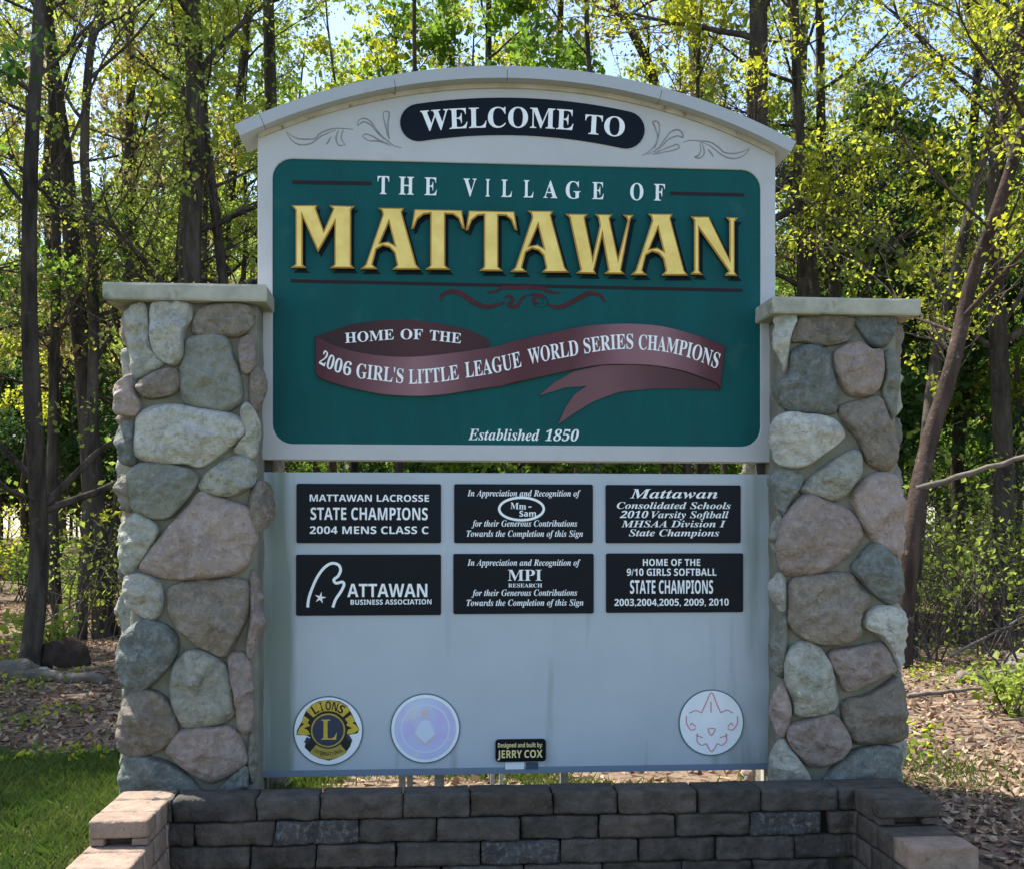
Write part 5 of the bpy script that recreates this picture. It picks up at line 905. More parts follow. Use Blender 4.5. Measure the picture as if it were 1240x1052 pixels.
def pillar(T, pl, traced, hidden, seed):
    # mortar core
    V, Fc = [], []; ns_, nz = 96, 60
    for j in range(nz + 1):
        z = pl.z0 + (pl.z1 - pl.z0) * j / nz
        for i in range(ns_):
            t = pl.per * i / ns_
            h = -.013 + .008 * noise.noise(Vector((t * 7, z * 7, seed))) + .004 * noise.noise(Vector((t * 30, z * 30, seed)))
            u, w_ = pl.at(t, h); V.append((u, w_, z))
    for j in range(nz):
        for i in range(ns_):
            a, b = j * ns_ + i, j * ns_ + (i + 1) % ns_
            Fc.append((a, b, b + ns_, a + ns_))
    Fc.append(tuple(range(nz * ns_, (nz + 1) * ns_)))
    T.add('mortar', V, Fc, M_mortar, smooth=True)
    for k, (col, H, pts) in enumerate(traced):
        o = [pl.inv(x, y) for x, y in pts]
        # slimmer joints: grow the traced face a little
        stone(T, pl, o, STM[col], H, seed * 100 + k)
    # the faces the photograph does not show
    rs = random.Random(seed); a, b = hidden
    nc = max(2, round((b - a) / .22)); nr = round((pl.z1 - pl.z0) / .21)
    G = {}
    for j in range(nr + 1):
        for i in range(nc + 1):
            G[i, j] = (a + (b - a) * (i + (.0 if i in (0, nc) else rs.uniform(-.2, .2))) / nc, pl.z0 + (pl.z1 - pl.z0) * (j + (0 if j in (0, nr) else rs.uniform(-.2, .2) + .18 * (i % 2))) / nr)
    for j in range(nr):
        for i in range(nc):
            q4 = [G[i, j], G[i + 1, j], G[i + 1, j + 1], G[i, j + 1]]
            c = (sum(p[0] for p in q4) / 4, sum(p[1] for p in q4) / 4)
            q8 = []
            for n_ in range(4):
                p, p2 = q4[n_], q4[(n_ + 1) % 4]
                q8.append((c[0] + (p[0] - c[0]) * .80, c[1] + (p[1] - c[1]) * .80))
                mx = ((p[0] + p2[0]) / 2, (p[1] + p2[1]) / 2)
                q8.append((c[0] + (mx[0] - c[0]) * .9, c[1] + (mx[1] - c[1]) * .9))
            stone(T, pl, q8, STM[rs.choice(list(STM))], rs.uniform(.035, .055), seed * 1000 + j * 20 + i)

def cap(T, u0, u1, w0, w1, z0, z1, seed):
    V, Fc = [], []
    n = 14; ring = []
    edge = [(u0 + (u1 - u0) * k / n, w0) for k in range(n)] + [(u1, w0 + (w1 - w0) * k / n) for k in range(n)] + [(u1 - (u1 - u0) * k / n, w1) for k in range(n)] + [(u0, w1 - (w1 - w0) * k / n) for k in range(n)]
    cx, cw = (u0 + u1) / 2, (w0 + w1) / 2
    prof = [(.9, z0), (.985, z0), (1.0, z0 + .008), (1.0, z1 - .010), (.988, z1), (.9, z1)]
    for k, z in prof:
        for e in edge:
            nn = noise.noise(Vector((e[0] * 13, e[1] * 13, z * 20 + seed))) * .004
            V.append((cx + (e[0] - cx) * k, cw + (e[1] - cw) * k + nn, z + nn * .5))
    N = len(edge)
    for j in range(len(prof) - 1):
        for i in range(N):
            a, b = j * N + i, j * N + (i + 1) % N
            Fc.append((a, b, b + N, a + N))
    Fc.append(tuple(range((len(prof) - 1) * N, len(prof) * N))); Fc.append(tuple(reversed(range(N))))
    T.add('cap', V, Fc, M_cap)

def zr1(p): return [(110 + .3042 * x, 330 + .3042 * y) for x, y in p]
def zr2(p): return [(110 + .323 * x, 640 + .323 * y) for x, y in p]
def zr3(p): return [(900 + .2945 * x, 340 + .2945 * y) for x, y in p]
def zr4(p): return [(900 + .323 * x, 640 + .323 * y) for x, y in p]
LEFT = [
 ('white', .055, zr1([(245, 120), (330, 108), (385, 125), (395, 180), (365, 240), (365, 320), (330, 358), (285, 345), (245, 300), (235, 200)])),
 ('brown', .03, zr1([(440, 135), (560, 120), (640, 140), (650, 200), (590, 245), (500, 250), (415, 240), (405, 200)])),
 ('pale', .018, zr1([(130, 150), (205, 125), (226, 220), (236, 300), (280, 355), (190, 405), (155, 415), (130, 320), (118, 220)])),
 ('greygreen', .05, zr1([(390, 265), (520, 252), (560, 330), (590, 430), (590, 500), (540, 540), (440, 535), (370, 500), (355, 400), (370, 330)])),
 ('brown', .045, zr1([(185, 440), (260, 392), (330, 385), (350, 440), (310, 485), (230, 498), (195, 480)])),
 ('pink', .05, zr1([(100, 500), (130, 430), (150, 410), (165, 470), (190, 520), (160, 565), (110, 555)])),
 ('pink', .028, zr1([(590, 270), (650, 250), (668, 330), (650, 385), (610, 398), (590, 350)])),
 ('brown', .035, zr1([(640, 400), (670, 372), (692, 430), (685, 540), (650, 555), (635, 500)])),
 ('white', .065, zr1([(200, 560), (300, 527), (420, 542), (540, 562), (605, 600), (600, 650), (540, 690), (440, 762), (370, 755), (250, 748), (182, 720), (180, 640)])),
 ('pale', .035, zr1([(595, 560), (622, 520), (662, 560), (680, 640), (672, 715), (640, 735), (570, 705), (615, 650)])),
 ('slate', .045, zr1([(105, 640), (130, 592), (152, 602), (165, 700), (160, 755), (125, 760), (108, 700)])),
 ('greygreen', .055, zr1([(152, 785), (230, 758), (370, 778), (415, 812), (408, 850), (350, 928), (300, 972), (220, 968), (155, 930), (142, 850)])),
 ('pale', .045, zr1([(435, 830), (500, 765), (580, 730), (648, 752), (668, 800), (640, 848), (560, 885), (480, 878), (435, 860)])),
 ('tan', .045, zr1([(95, 850), (125, 802), (148, 805), (156, 850), (148, 920), (120, 948), (100, 900)])),
 ('brown', .05, zr1([(645, 885), (690, 832), (718, 900), (710, 970), (662, 1035), (635, 980)])),
 ('pale', .045, [(141, 650), (152, 626), (168, 623), (187, 637), (187, 650), (166, 680), (150, 695), (143, 688)]),
 ('pink', .06, [(241, 599), (262, 604), (307, 620), (312, 645), (308, 660), (291, 687), (255, 697), (207, 698), (173, 688), (179, 669), (198, 646), (223, 619)]),
 ('white', .05, zr2([(122, 190), (170, 172), (232, 187), (262, 232), (258, 300), (225, 338), (180, 322), (132, 280), (118, 230)])),
 ('brown', .055, zr2([(302, 222), (400, 198), (540, 195), (582, 215), (588, 300), (558, 370), (500, 466), (430, 450), (350, 398), (302, 340), (292, 280)])),
 ('pink', .04, zr2([(602, 195), (628, 170), (650, 250), (645, 350), (625, 440), (597, 485), (582, 440), (600, 330)])),
 ('slate', .055, zr2([(130, 382), (200, 348), (280, 373), (315, 420), (306, 480), (248, 558), (190, 602), (120, 598), (102, 550), (102, 480)])),
 ('pale', .055, zr2([(322, 500), (370, 463), (440, 473), (498, 522), (526, 620), (526, 698), (450, 732), (352, 742), (312, 680), (294, 600), (303, 540)])),
 ('pink', .035, zr2([(512, 490), (560, 472), (600, 500), (615, 600), (616, 700), (590, 760), (547, 738), (534, 620)])),
 ('brown', .055, zr2([(112, 660), (160, 620), (230, 615), (288, 662), (316, 740), (298, 798), (230, 838), (150, 856), (107, 820), (94, 740)])),
 ('pink', .05, zr2([(332, 762), (450, 750), (520, 750), (566, 820), (576, 880), (480, 940), (430, 950), (352, 898), (303, 860), (284, 830)])),
 ('slate', .05, zr2([(112, 882), (170, 860), (258, 873), (328, 912), (388, 970), (392, 1030), (100, 1030), (97, 930)])),
 ('slate', .04, zr2([(472, 985), (520, 935), (580, 895), (588, 960), (570, 1020), (472, 1020)])),
 ('tan', .03, zr2([(597, 792), (618, 782), (628, 900), (610, 955), (592, 900)])),
]
RIGHT = [
 ('white', .045, zr3([(128, 143), (222, 138), (205, 200), (190, 260), (178, 340), (155, 368), (137, 300), (122, 220)])),
 ('brown', .03, zr3([(245, 152), (440, 143), (458, 190), (438, 238), (360, 262), (262, 248), (212, 240)])),
 ('slate', .03, zr3([(475, 147), (638, 143), (635, 200), (600, 258), (550, 268), (505, 220)])),
 ('slate', .05, zr3([(212, 290), (300, 265), (350, 292), (380, 400), (392, 500), (368, 536), (280, 536), (182, 526), (117, 470), (113, 430), (190, 382)])),
 ('pink', .06, zr3([(402, 282), (470, 253), (520, 283), (573, 292), (576, 400), (538, 458), (480, 467), (432, 447), (388, 360), (383, 310)])),
 ('greygreen', .03, zr3([(592, 302), (630, 292), (658, 340), (655, 440), (636, 556), (602, 520), (580, 450), (592, 380)])),
 ('brown', .05, zr3([(413, 522), (500, 493), (568, 484), (598, 560), (636, 640), (638, 735), (590, 770), (522, 737), (483, 648), (433, 590)])),
 ('white', .06, zr3([(132, 572), (180, 543), (260, 548), (368, 568), (410, 620), (397, 658), (320, 716), (250, 760), (152, 752), (122, 700), (122, 620)])),
 ('slate', .045, zr3([(122, 790), (180, 768), (238, 792), (242, 830), (198, 898), (170, 960), (132, 930), (114, 860)])),
 ('pale', .05, zr3([(262, 830), (340, 763), (440, 703), (486, 713), (486, 790), (448, 848), (400, 896), (320, 886), (252, 860)])),
 ('pink', .05, [(1042, 591), (1062, 575), (1088, 577), (1094, 600), (1096, 640), (1094, 670), (1078, 667), (1056, 648), (1037, 611)]),
 ('pink', .06, [(976, 601), (1000, 607), (1029, 619), (1043, 640), (1041, 655), (1019, 679), (990, 693), (951, 693), (942, 680), (946, 640), (956, 620)]),
 ('pale', .03, [(932, 637), (939, 624), (947, 631), (944, 655), (940, 680), (933, 670)]),
 ('slate', .05, zr4([(433, 120), (500, 54), (558, 93), (587, 150), (597, 230), (568, 276), (502, 247), (443, 188), (418, 150)])),
 ('brown', .06, zr4([(188, 200), (280, 179), (400, 174), (438, 222), (474, 265), (436, 340), (436, 398), (378, 427), (290, 427), (202, 378), (182, 300)])),
 ('white', .045, zr4([(107, 200), (132, 163), (153, 200), (160, 260), (150, 306), (117, 286)])),
 ('white', .05, zr4([(474, 322), (520, 294), (588, 304), (607, 360), (603, 480), (590, 535), (562, 458), (522, 406), (465, 370)])),
 ('greygreen', .04, zr4([(107, 400), (140, 333), (162, 342), (162, 420), (150, 536), (121, 550), (100, 500)])),
 ('pale', .055, zr4([(168, 472), (220, 433), (288, 448), (327, 512), (351, 600), (356, 648), (328, 686), (212, 696), (194, 640), (160, 570)])),
 ('pink', .05, zr4([(342, 462), (440, 443), (528, 434), (566, 500), (566, 538), (480, 576), (400, 606), (364, 550), (338, 510)])),
 ('brown', .055, zr4([(393, 650), (480, 624), (560, 576), (598, 566), (612, 680), (607, 778), (558, 800), (432, 800), (393, 730)])),
 ('pink', .045, zr4([(107, 640), (132, 583), (158, 602), (182, 690), (148, 776), (122, 767), (103, 700)])),
 ('pink', .055, zr4([(184, 740), (280, 714), (350, 705), (406, 800), (376, 848), (300, 890), (240, 876), (174, 800)])),
 ('pale', .05, zr4([(107, 830), (140, 794), (188, 842), (248, 922), (258, 1000), (110, 1000), (102, 890)])),
 ('slate', .05, zr4([(333, 920), (430, 834), (588, 825), (598, 900), (598, 1010), (313, 1010)])),
]
W0 = -.20
pu0, pu1 = P(150, 700, W0)[0], P(315, 700, W0)[0]
plL = Pillar(pu0, pu1, W0, W0 + .54, -.12, P(220, 364, W0 - .05)[1])
plL.build_map()
TL = Thing('stone_pillar', ((pu0 + pu1) / 2, W0 + .27, -.02), 'fieldstone pillar with a big cream boulder near its top, standing behind the sunlit wall end', 'pillar')
pillar(TL, plL, LEFT, (plL.s1 - .06, plL.s0 + plL.per - .03), 3)
cw0 = W0 - .06
cap(TL, P(124, 355, cw0)[0], P(323, 355, cw0)[0], cw0, cw0 + .66, plL.z1, P(220, 343, cw0)[1], 1)
qu0, qu1 = P(944, 700, W0)[0], P(1093, 700, W0)[0]
plR = Pillar(qu0, qu1, W0, W0 + .54, -.12, P(1020, 381, W0 - .05)[1])
plR.build_map()
TR = Thing('stone_pillar', ((qu0 + qu1) / 2, W0 + .27, -.02), 'fieldstone pillar with a craggy pink stone high on its face, nearest the round white scout emblem', 'pillar')
pillar(TR, plR, RIGHT, (plR.s1 + .03, plR.s0 + plR.per + .05), 5)
cap(TR, P(935, 370, cw0)[0], P(1115, 370, cw0)[0], cw0, cw0 + .66, plR.z1, P(1020, 360.5, cw0)[1], 2)

# ================================================================== RETAINING WALL
M_blk = mat('split_face_block', (.115, .103, .088), .95, .12, var=(.066, .060, .053), vscale=14, bump=1.0, bscale=38, bdist=.022, objvar=.2, spots=(.13, .13, .125), sscale=50, slo=.60, shi=.75, detail=10)
M_blktan = mat('tan_block', (.36, .265, .205), .95, .15, var=(.25, .185, .145), vscale=12, bump=.9, bscale=40, bdist=.018, objvar=.08, detail=9, spots=(.17, .13, .10), sscale=30, slo=.6, shi=.75)
M_blkbrn = mat('brown_block', (.122, .102, .084), .95, .12, var=(.070, .060, .052), vscale=14, bump=1.0, bscale=38, bdist=.022, objvar=.2, spots=(.14, .13, .12), sscale=50, slo=.60, shi=.75, detail=10)
M_lich = mat('lichen_block', (.10, .095, .09), .95, .12, var=(.05, .05, .053), vscale=14, bump=1.0, bscale=38, bdist=.022, spots=(.20, .195, .175), sscale=42, slo=.50, shi=.72, detail=10)
M_soil = mat('dark_soil', (.02, .018, .016), 1, .05)
def block(T, u0, u1, w0, w1, z0, z1, m, seed, rough=.020, rot=0.0, cham=.005):
    """split-faced block: bevelled, its front (w0) and side faces rough"""
    rs = random.Random(seed); nx, nz, ny = 18, 7, 5
    V, Fc, idx = [], [], {}
    off = Vector((rs.uniform(0, 99), rs.uniform(0, 99), rs.uniform(0, 99)))
    cu_, cw_, cz_b = (u0 + u1) / 2, (w0 + w1) / 2, (z0 + z1) / 2
    hx, hy, hz = (u1 - u0) / 2, (w1 - w0) / 2, (z1 - z0) / 2
    tilt = rs.uniform(-.008, .008)
    def vert(i, j, k):
        if (i, j, k) in idx: return idx[i, j, k]
        x, y, z = -hx + 2 * hx * i / nx, -hy + 2 * hy * j / ny, -hz + 2 * hz * k / nz
        # round the edges
        ex = max(abs(x) - (hx - cham), 0); ey = max(abs(y) - (hy - cham), 0); ez = max(abs(z) - (hz - cham), 0)
        l = math.sqrt(ex * ex + ey * ey + ez * ez)
        if l > cham:
            s_ = cham / l
            x = math.copysign(hx - cham + ex * s_, x) if ex else x
            y = math.copysign(hy - cham + ey * s_, y) if ey else y
            z = math.copysign(hz - cham + ez * s_, z) if ez else z
        q_ = Vector((x * 13, y * 13, z * 13)) + off
        d = rough * (noise.noise(q_) * 1.0 + .5 * noise.noise(q_ * 2.3) + .25 * noise.noise(q_ * 5))
        if j == 0: y += d - rough * .2
        if i in (0, nx): x += d * .4
        if k == nz: z += d * .12 - .001
        z += tilt * x
        c_, s2 = math.cos(rot), math.sin(rot)
        V.append((cu_ + x * c_ - y * s2, cw_ + x * s2 + y * c_, cz_b + z)); idx[i, j, k] = len(V) - 1
        return len(V) - 1
    for i in range(nx):
        for k in range(nz):
            Fc.append((vert(i, 0, k), vert(i + 1, 0, k), vert(i + 1, 0, k + 1), vert(i, 0, k + 1)))
            Fc.append((vert(i, ny, k), vert(i, ny, k + 1), vert(i + 1, ny, k + 1), vert(i + 1, ny, k)))
        for j in range(ny):
            Fc.append((vert(i, j, 0), vert(i, j + 1, 0), vert(i + 1, j + 1, 0), vert(i + 1, j, 0)))
            Fc.append((vert(i, j, nz), vert(i + 1, j, nz), vert(i + 1, j + 1, nz), vert(i, j + 1, nz)))
    for k in range(nz):
        for j in range(ny):
            Fc.append((vert(0, j, k), vert(0, j, k + 1), vert(0, j + 1, k + 1), vert(0, j + 1, k)))
            Fc.append((vert(nx, j, k), vert(nx, j + 1, k), vert(nx, j + 1, k + 1), vert(nx, j, k + 1)))
    return T.add('block', V, Fc, m, smooth=True)

WF = -.56; BD = .185
zt = (P(260, 962, WF)[1] + P(1000, 957, WF)[1]) / 2
CH = .1005
TW = Thing('block_wall', (0.0, WF + .1, zt - 5 * CH), 'low dark retaining wall of rough split blocks in front of the sign, its ends stepping forward', 'retaining wall')
courses = [
 ([182, 209, 310, 387, 488, 569, 670, 748, 845, 921, 1014, 1058], 975),
 ([186, 236, 333, 434, 529, 630, 725.5, 817, 908, 995, 1057], 993),
 ([190, 204, 303, 383, 480, 582, 678, 772, 866, 961, 1056], 1024),
 ([190, 238, 334, 433, 534, 634, 729, 825, 910, 1003, 1056], 1046),
 ([190, 285, 384, 484, 584, 680, 776, 870, 960, 1056], 1046)]
sd_ = 0
for c, (js, py) in enumerate(courses):
    z1_ = zt - c * CH; z0_ = z1_ - CH + .003
    for k in range(len(js) - 1):
        sd_ += 1
        a_, b_ = P(js[k], py, WF)[0], P(js[k + 1], py, WF)[0]
        g = random.Random(sd_ * 3 + 1); wv = g.uniform(-.008, .008)
        m = M_blk if g.random() < .62 else M_blkbrn
        if (c, k) in ((1, 8), (2, 5), (1, 2), (3, 2)): m = M_lich
        gp = .0018 + (g.random() ** 3) * .006
        if c == 1 and k == 9: a_ += .03
        block(TW, a_ + gp, b_ - gp, WF + wv + c * -.004, WF + BD + wv, z0_ + g.uniform(0, .002), z1_ - g.uniform(0, .002) , m, sd_)
TW.add('fill', *box_vf(P(196, 990, WF)[0], P(1050, 990, WF)[0], WF + .04, WF + .16, zt - 5 * CH, zt - .03), M_soil)
# stepped ends, each course reaching a block further forward than the one above
lu0, lu1 = P(112, 980, -.85)[0], P(184, 980, -.85)[0]
ru0, ru1 = P(1060, 985, -.80)[0], P(1133, 985, -.80)[0]
for side, (a_, b_) in enumerate(((lu0, lu1), (ru0, ru1))):
    for c in range(5):
        z1_ = zt - c * CH; z0_ = z1_ - CH + .002
        w_back = WF + BD - .002; w_end = WF - .36 - .30 * c if side == 0 else WF - .28 - .33 * c
        wcur = w_back; k = 0
        while wcur > w_end + .01:
            ln = .22 if (k + c) % 3 else .17
            wn = max(wcur - ln, w_end)
            if wn - w_end < .07: wn = w_end
            sd_ += 1
            tipb = wn <= w_end + 1e-6
            m = M_blktan if (side == 0 or (tipb and c >= 1)) else M_blkbrn  # sunlit look of the wall ends partly put into their paler tan
            off = 0.02 if (side == 0) else 0
            if tipb and c == 0:          # the end cap sits on two feet with an open slot between them
                A_, B_ = a_, b_; s3 = (B_ - A_)
                block(TW, A_, B_, wn + .001, wcur - .001, z0_ + .030, z1_, m, sd_, rough=.012, cham=.007)
                block(TW, A_ + .003, A_ + s3 * .27, wn + .006, wcur - .004, z0_, z0_ + .029, m, sd_ + 7, rough=.006, cham=.004)
                block(TW, A_ + s3 * .73, B_ - .003, wn + .006, wcur - .004, z0_, z0_ + .029, m, sd_ + 9, rough=.006, cham=.004)
                block(TW, A_ + s3 * .275, A_ + s3 * .725, wn + .05, wcur - .02, z0_, z0_ + .028, M_blkbrn, sd_ + 11, rough=.004, cham=.003)
            else:
                block(TW, a_ - .004 * c, b_ + .004 * c, wn + .001, wcur - .001, z0_, z1_ - .001 * (k % 2), m, sd_, rough=.012, cham=.007)
            wcur = wn; k += 1

# ================================================================== MATERIALS OF THE WOOD
M_bark = mat('grey_bark', (.11, .092, .075), .95, .1, var=(.035, .030, .025), vscale=9, vstretch=(1, 1, .18), bump=.9, bscale=22, bdist=.02, spots=(.14, .135, .115), sscale=7, slo=.62, shi=.75, objvar=.2)
M_barkred = mat('reddish_bark', (.095, .068, .054), .95, .1, var=(.038, .028, .024), vscale=9, vstretch=(1, 1, .2), bump=.9, bscale=20, bdist=.02, spots=(.25, .2, .16), sscale=9, slo=.62, shi=.75)
M_twig = mat('grey_twig', (.12, .10, .085), .9, .15, var=(.05, .043, .036), vscale=3)
M_dead = mat('bleached_deadwood', (.21, .18, .15), .9, .15, var=(.10, .085, .07), vscale=6, bump=.4)
def leafm(name, a, b, tr=.64, sc=1.2):
    return mat(name, a, .55, .35, var=b, vscale=sc, trans=tr, detail=3)
M_lf = [leafm('yellow_green_leaf', (.52, .53, .04), (.34, .39, .035)), leafm('fresh_green_leaf', (.21, .34, .035), (.12, .22, .028)),
        leafm('olive_leaf', (.36, .44, .075), (.22, .30, .05)), leafm('dark_green_leaf', (.06, .13, .022), (.038, .09, .018), .4),
        leafm('bronze_leaf', (.44, .36, .14), (.28, .25, .09))]

# ================================================================== TREES
def tube(V, Fc, pts, rad, sides, capend=True):
    base = len(V); n = len(pts)
    for k in range(n):
        a = pts[max(k - 1, 0)]; b = pts[min(k + 1, n - 1)]
        d = (b - a).normalized() if (b - a).length > 1e-6 else Vector((0, 0, 1))
        s = d.orthogonal().normalized() if k == 0 else (s - d * s.dot(d)).normalized()
        t = d.cross(s)
        for i in range(sides):
            an = 2 * math.pi * i / sides
            V.append(pts[k] + (s * math.cos(an) + t * math.sin(an)) * rad[k])
    for k in range(n - 1):
        for i in range(sides):
            a, b = base + k * sides + i, base + k * sides + (i + 1) % sides
            Fc.append((a, b, b + sides, a + sides))
    if capend: Fc.append(tuple(base + (n - 1) * sides + i for i in range(sides)))

def bend_path(start, d, L_, n, rs, wob=.18, lift=.05):
    pts = [start.copy()]; d = d.normalized()
    for k in range(n):
        d = (d + Vector((rs.uniform(-wob, wob), rs.uniform(-wob, wob), rs.uniform(-wob, wob) + lift))).normalized()
        pts.append(pts[-1] + d * (L_ / n))
    return pts

def leaves_at(centres, per, size, spread, seed):
    g = np.random.default_rng(seed)
    cs_ = np.repeat(np.clip(g.lognormal(0, .35, len(centres)), .55, 1.8), per)[:, None]
    C = np.repeat(np.array(centres), per, axis=0); n = len(C)
    C = C + g.normal(0, spread, (n, 3)) * np.array([1, 1, .7])
    a = g.normal(0, 1, (n, 3)); a[:, 2] -= .5; a /= np.linalg.norm(a, axis=1)[:, None]
    nn = g.normal(0, 1, (n, 3)) + np.array([0, 0, .8]); b = np.cross(a, nn); b /= np.linalg.norm(b, axis=1)[:, None] + 1e-9
    s = size * g.uniform(.6, 1.3, (n, 1)) * cs_
    s = s * 1.12; up_ = np.cross(a, b) * s * .12
    V = np.stack([C - a * s * .5, C + b * s * .36 - up_, C + a * s * .5, C - b * s * .36 - up_], 1).reshape(-1, 3)
    F_ = np.arange(4 * n).reshape(n, 4)
    return V, F_

def grow(trunk, rad, t0, nl, Ll, seed, leafmat, per=20, lsize=.085, spread=.16, sub=5, tw=3, elev=(.15, .9), sides=10, bark=None, twigm=None, low=0, leafden=1.0):
    """meshes of one tree in local coordinates: trunk, limbs (a list), twigs, crown"""
    rs = random.Random(seed)
    TV, TF = [], []
    tp = crom([tuple(p) for p in trunk], 3, False); tp = [Vector(p) for p in tp]
    rr = []; n = len(tp)
    for k in range(n):
        f = k / (n - 1) * (len(rad) - 1); i = min(int(f), len(rad) - 2); rr.append(rad[i] + (rad[i + 1] - rad[i]) * (f - i))
    rr = [r * (1 + .06 * noise.noise(Vector((k * .7, seed, 0)))) for k, r in enumerate(rr)]
    rr[0] *= 1.35
    tube(TV, TF, tp, rr, sides)
    WV, WF_ = [], []; cent = []; limbs = []
    for l in range(nl):
        f = t0 + (1 - t0) * ((l + rs.uniform(0, .8)) / nl) if l >= low else rs.uniform(.25, t0)
        k = min(int(f * (n - 1)), n - 2); p = tp[k].lerp(tp[k + 1], f * (n - 1) - k)
        az = l * 2.4 + rs.uniform(-.5, .5); el = rs.uniform(*elev)
        d = Vector((math.cos(az) * math.cos(el), math.sin(az) * math.cos(el), math.sin(el)))
        L_ = Ll * rs.uniform(.6, 1.15) * (1.15 - .5 * f); r0 = rr[k] * rs.uniform(.28, .5)
        path = bend_path(p - d * rr[k] * .5, d, L_, 7, rs)
        LV, LF = [], []
        tube(LV, LF, path, [r0 * (1 - .8 * q / 7) for q in range(8)], 6)
        limbs.append((LV, LF))
        for s_ in range(sub):
            q = 2 + rs.random() * 5; a = path[int(q)] if q < 7 else path[7]
            d2 = (path[min(int(q) + 1, 7)] - path[int(q) - 1]).normalized()
            d2 = (d2 + Vector((rs.uniform(-1, 1), rs.uniform(-1, 1), rs.uniform(-.5, .8)))).normalized()
            L2 = L_ * rs.uniform(.25, .5); p2 = bend_path(a, d2, L2, 4, rs, .25)
            r2 = max(r0 * .28, .006); tube(WV, WF_, p2, [r2 * (1 - .18 * z) for z in range(5)], 4, False)
            for t_ in range(tw):
                a3 = p2[rs.choice((1, 2, 3, 4))]
                d3 = (d2 + Vector((rs.uniform(-1, 1), rs.uniform(-1, 1), rs.uniform(-.8, .8)))).normalized()
                p3 = bend_path(a3, d3, L2 * rs.uniform(.35, .7), 3, rs, .3)
                tube(WV, WF_, p3, [r2 * .55, r2 * .45, r2 * .35, r2 * .2], 3, False)
                if rs.random() < leafden: cent += [tuple(p3[3]), tuple(p3[2])]
    LVv, LFf = leaves_at(cent or [(0, 0, 3)], per // 2, lsize, spread, seed)
    return (TV, TF), limbs, (WV, WF_), (LVv, LFf), leafmat

def plant_tree(name, loc, data, label, cat, group, bark, twigm, rz=0, few=3):
    t = empty(name, loc, label, cat, rz, group)
    (TV, TF), limbs, (WV, WF_), (LV, LF), lm = data
    mesh_obj('trunk', [tuple(v) for v in TV], TF, bark, t, True)
    for a, b in limbs: mesh_obj('limb', [tuple(v) for v in a], b, bark, t, True)
    if WV: tag(mesh_obj('twigs', [tuple(v) for v in WV], WF_, twigm, t), kind='stuff')
    c = mesh_obj('crown', LV, LF, lm, t); tag(c, kind='stuff')
    return t

def pxt(pts, d):                 # photograph pixels at a distance -> world points
    return [Vector(((x - 620) / F * d, CY + d, CZ + (HOR - y) / F * d)) for x, y in pts]
def gz(x, y): return float(ground_z(x, y))

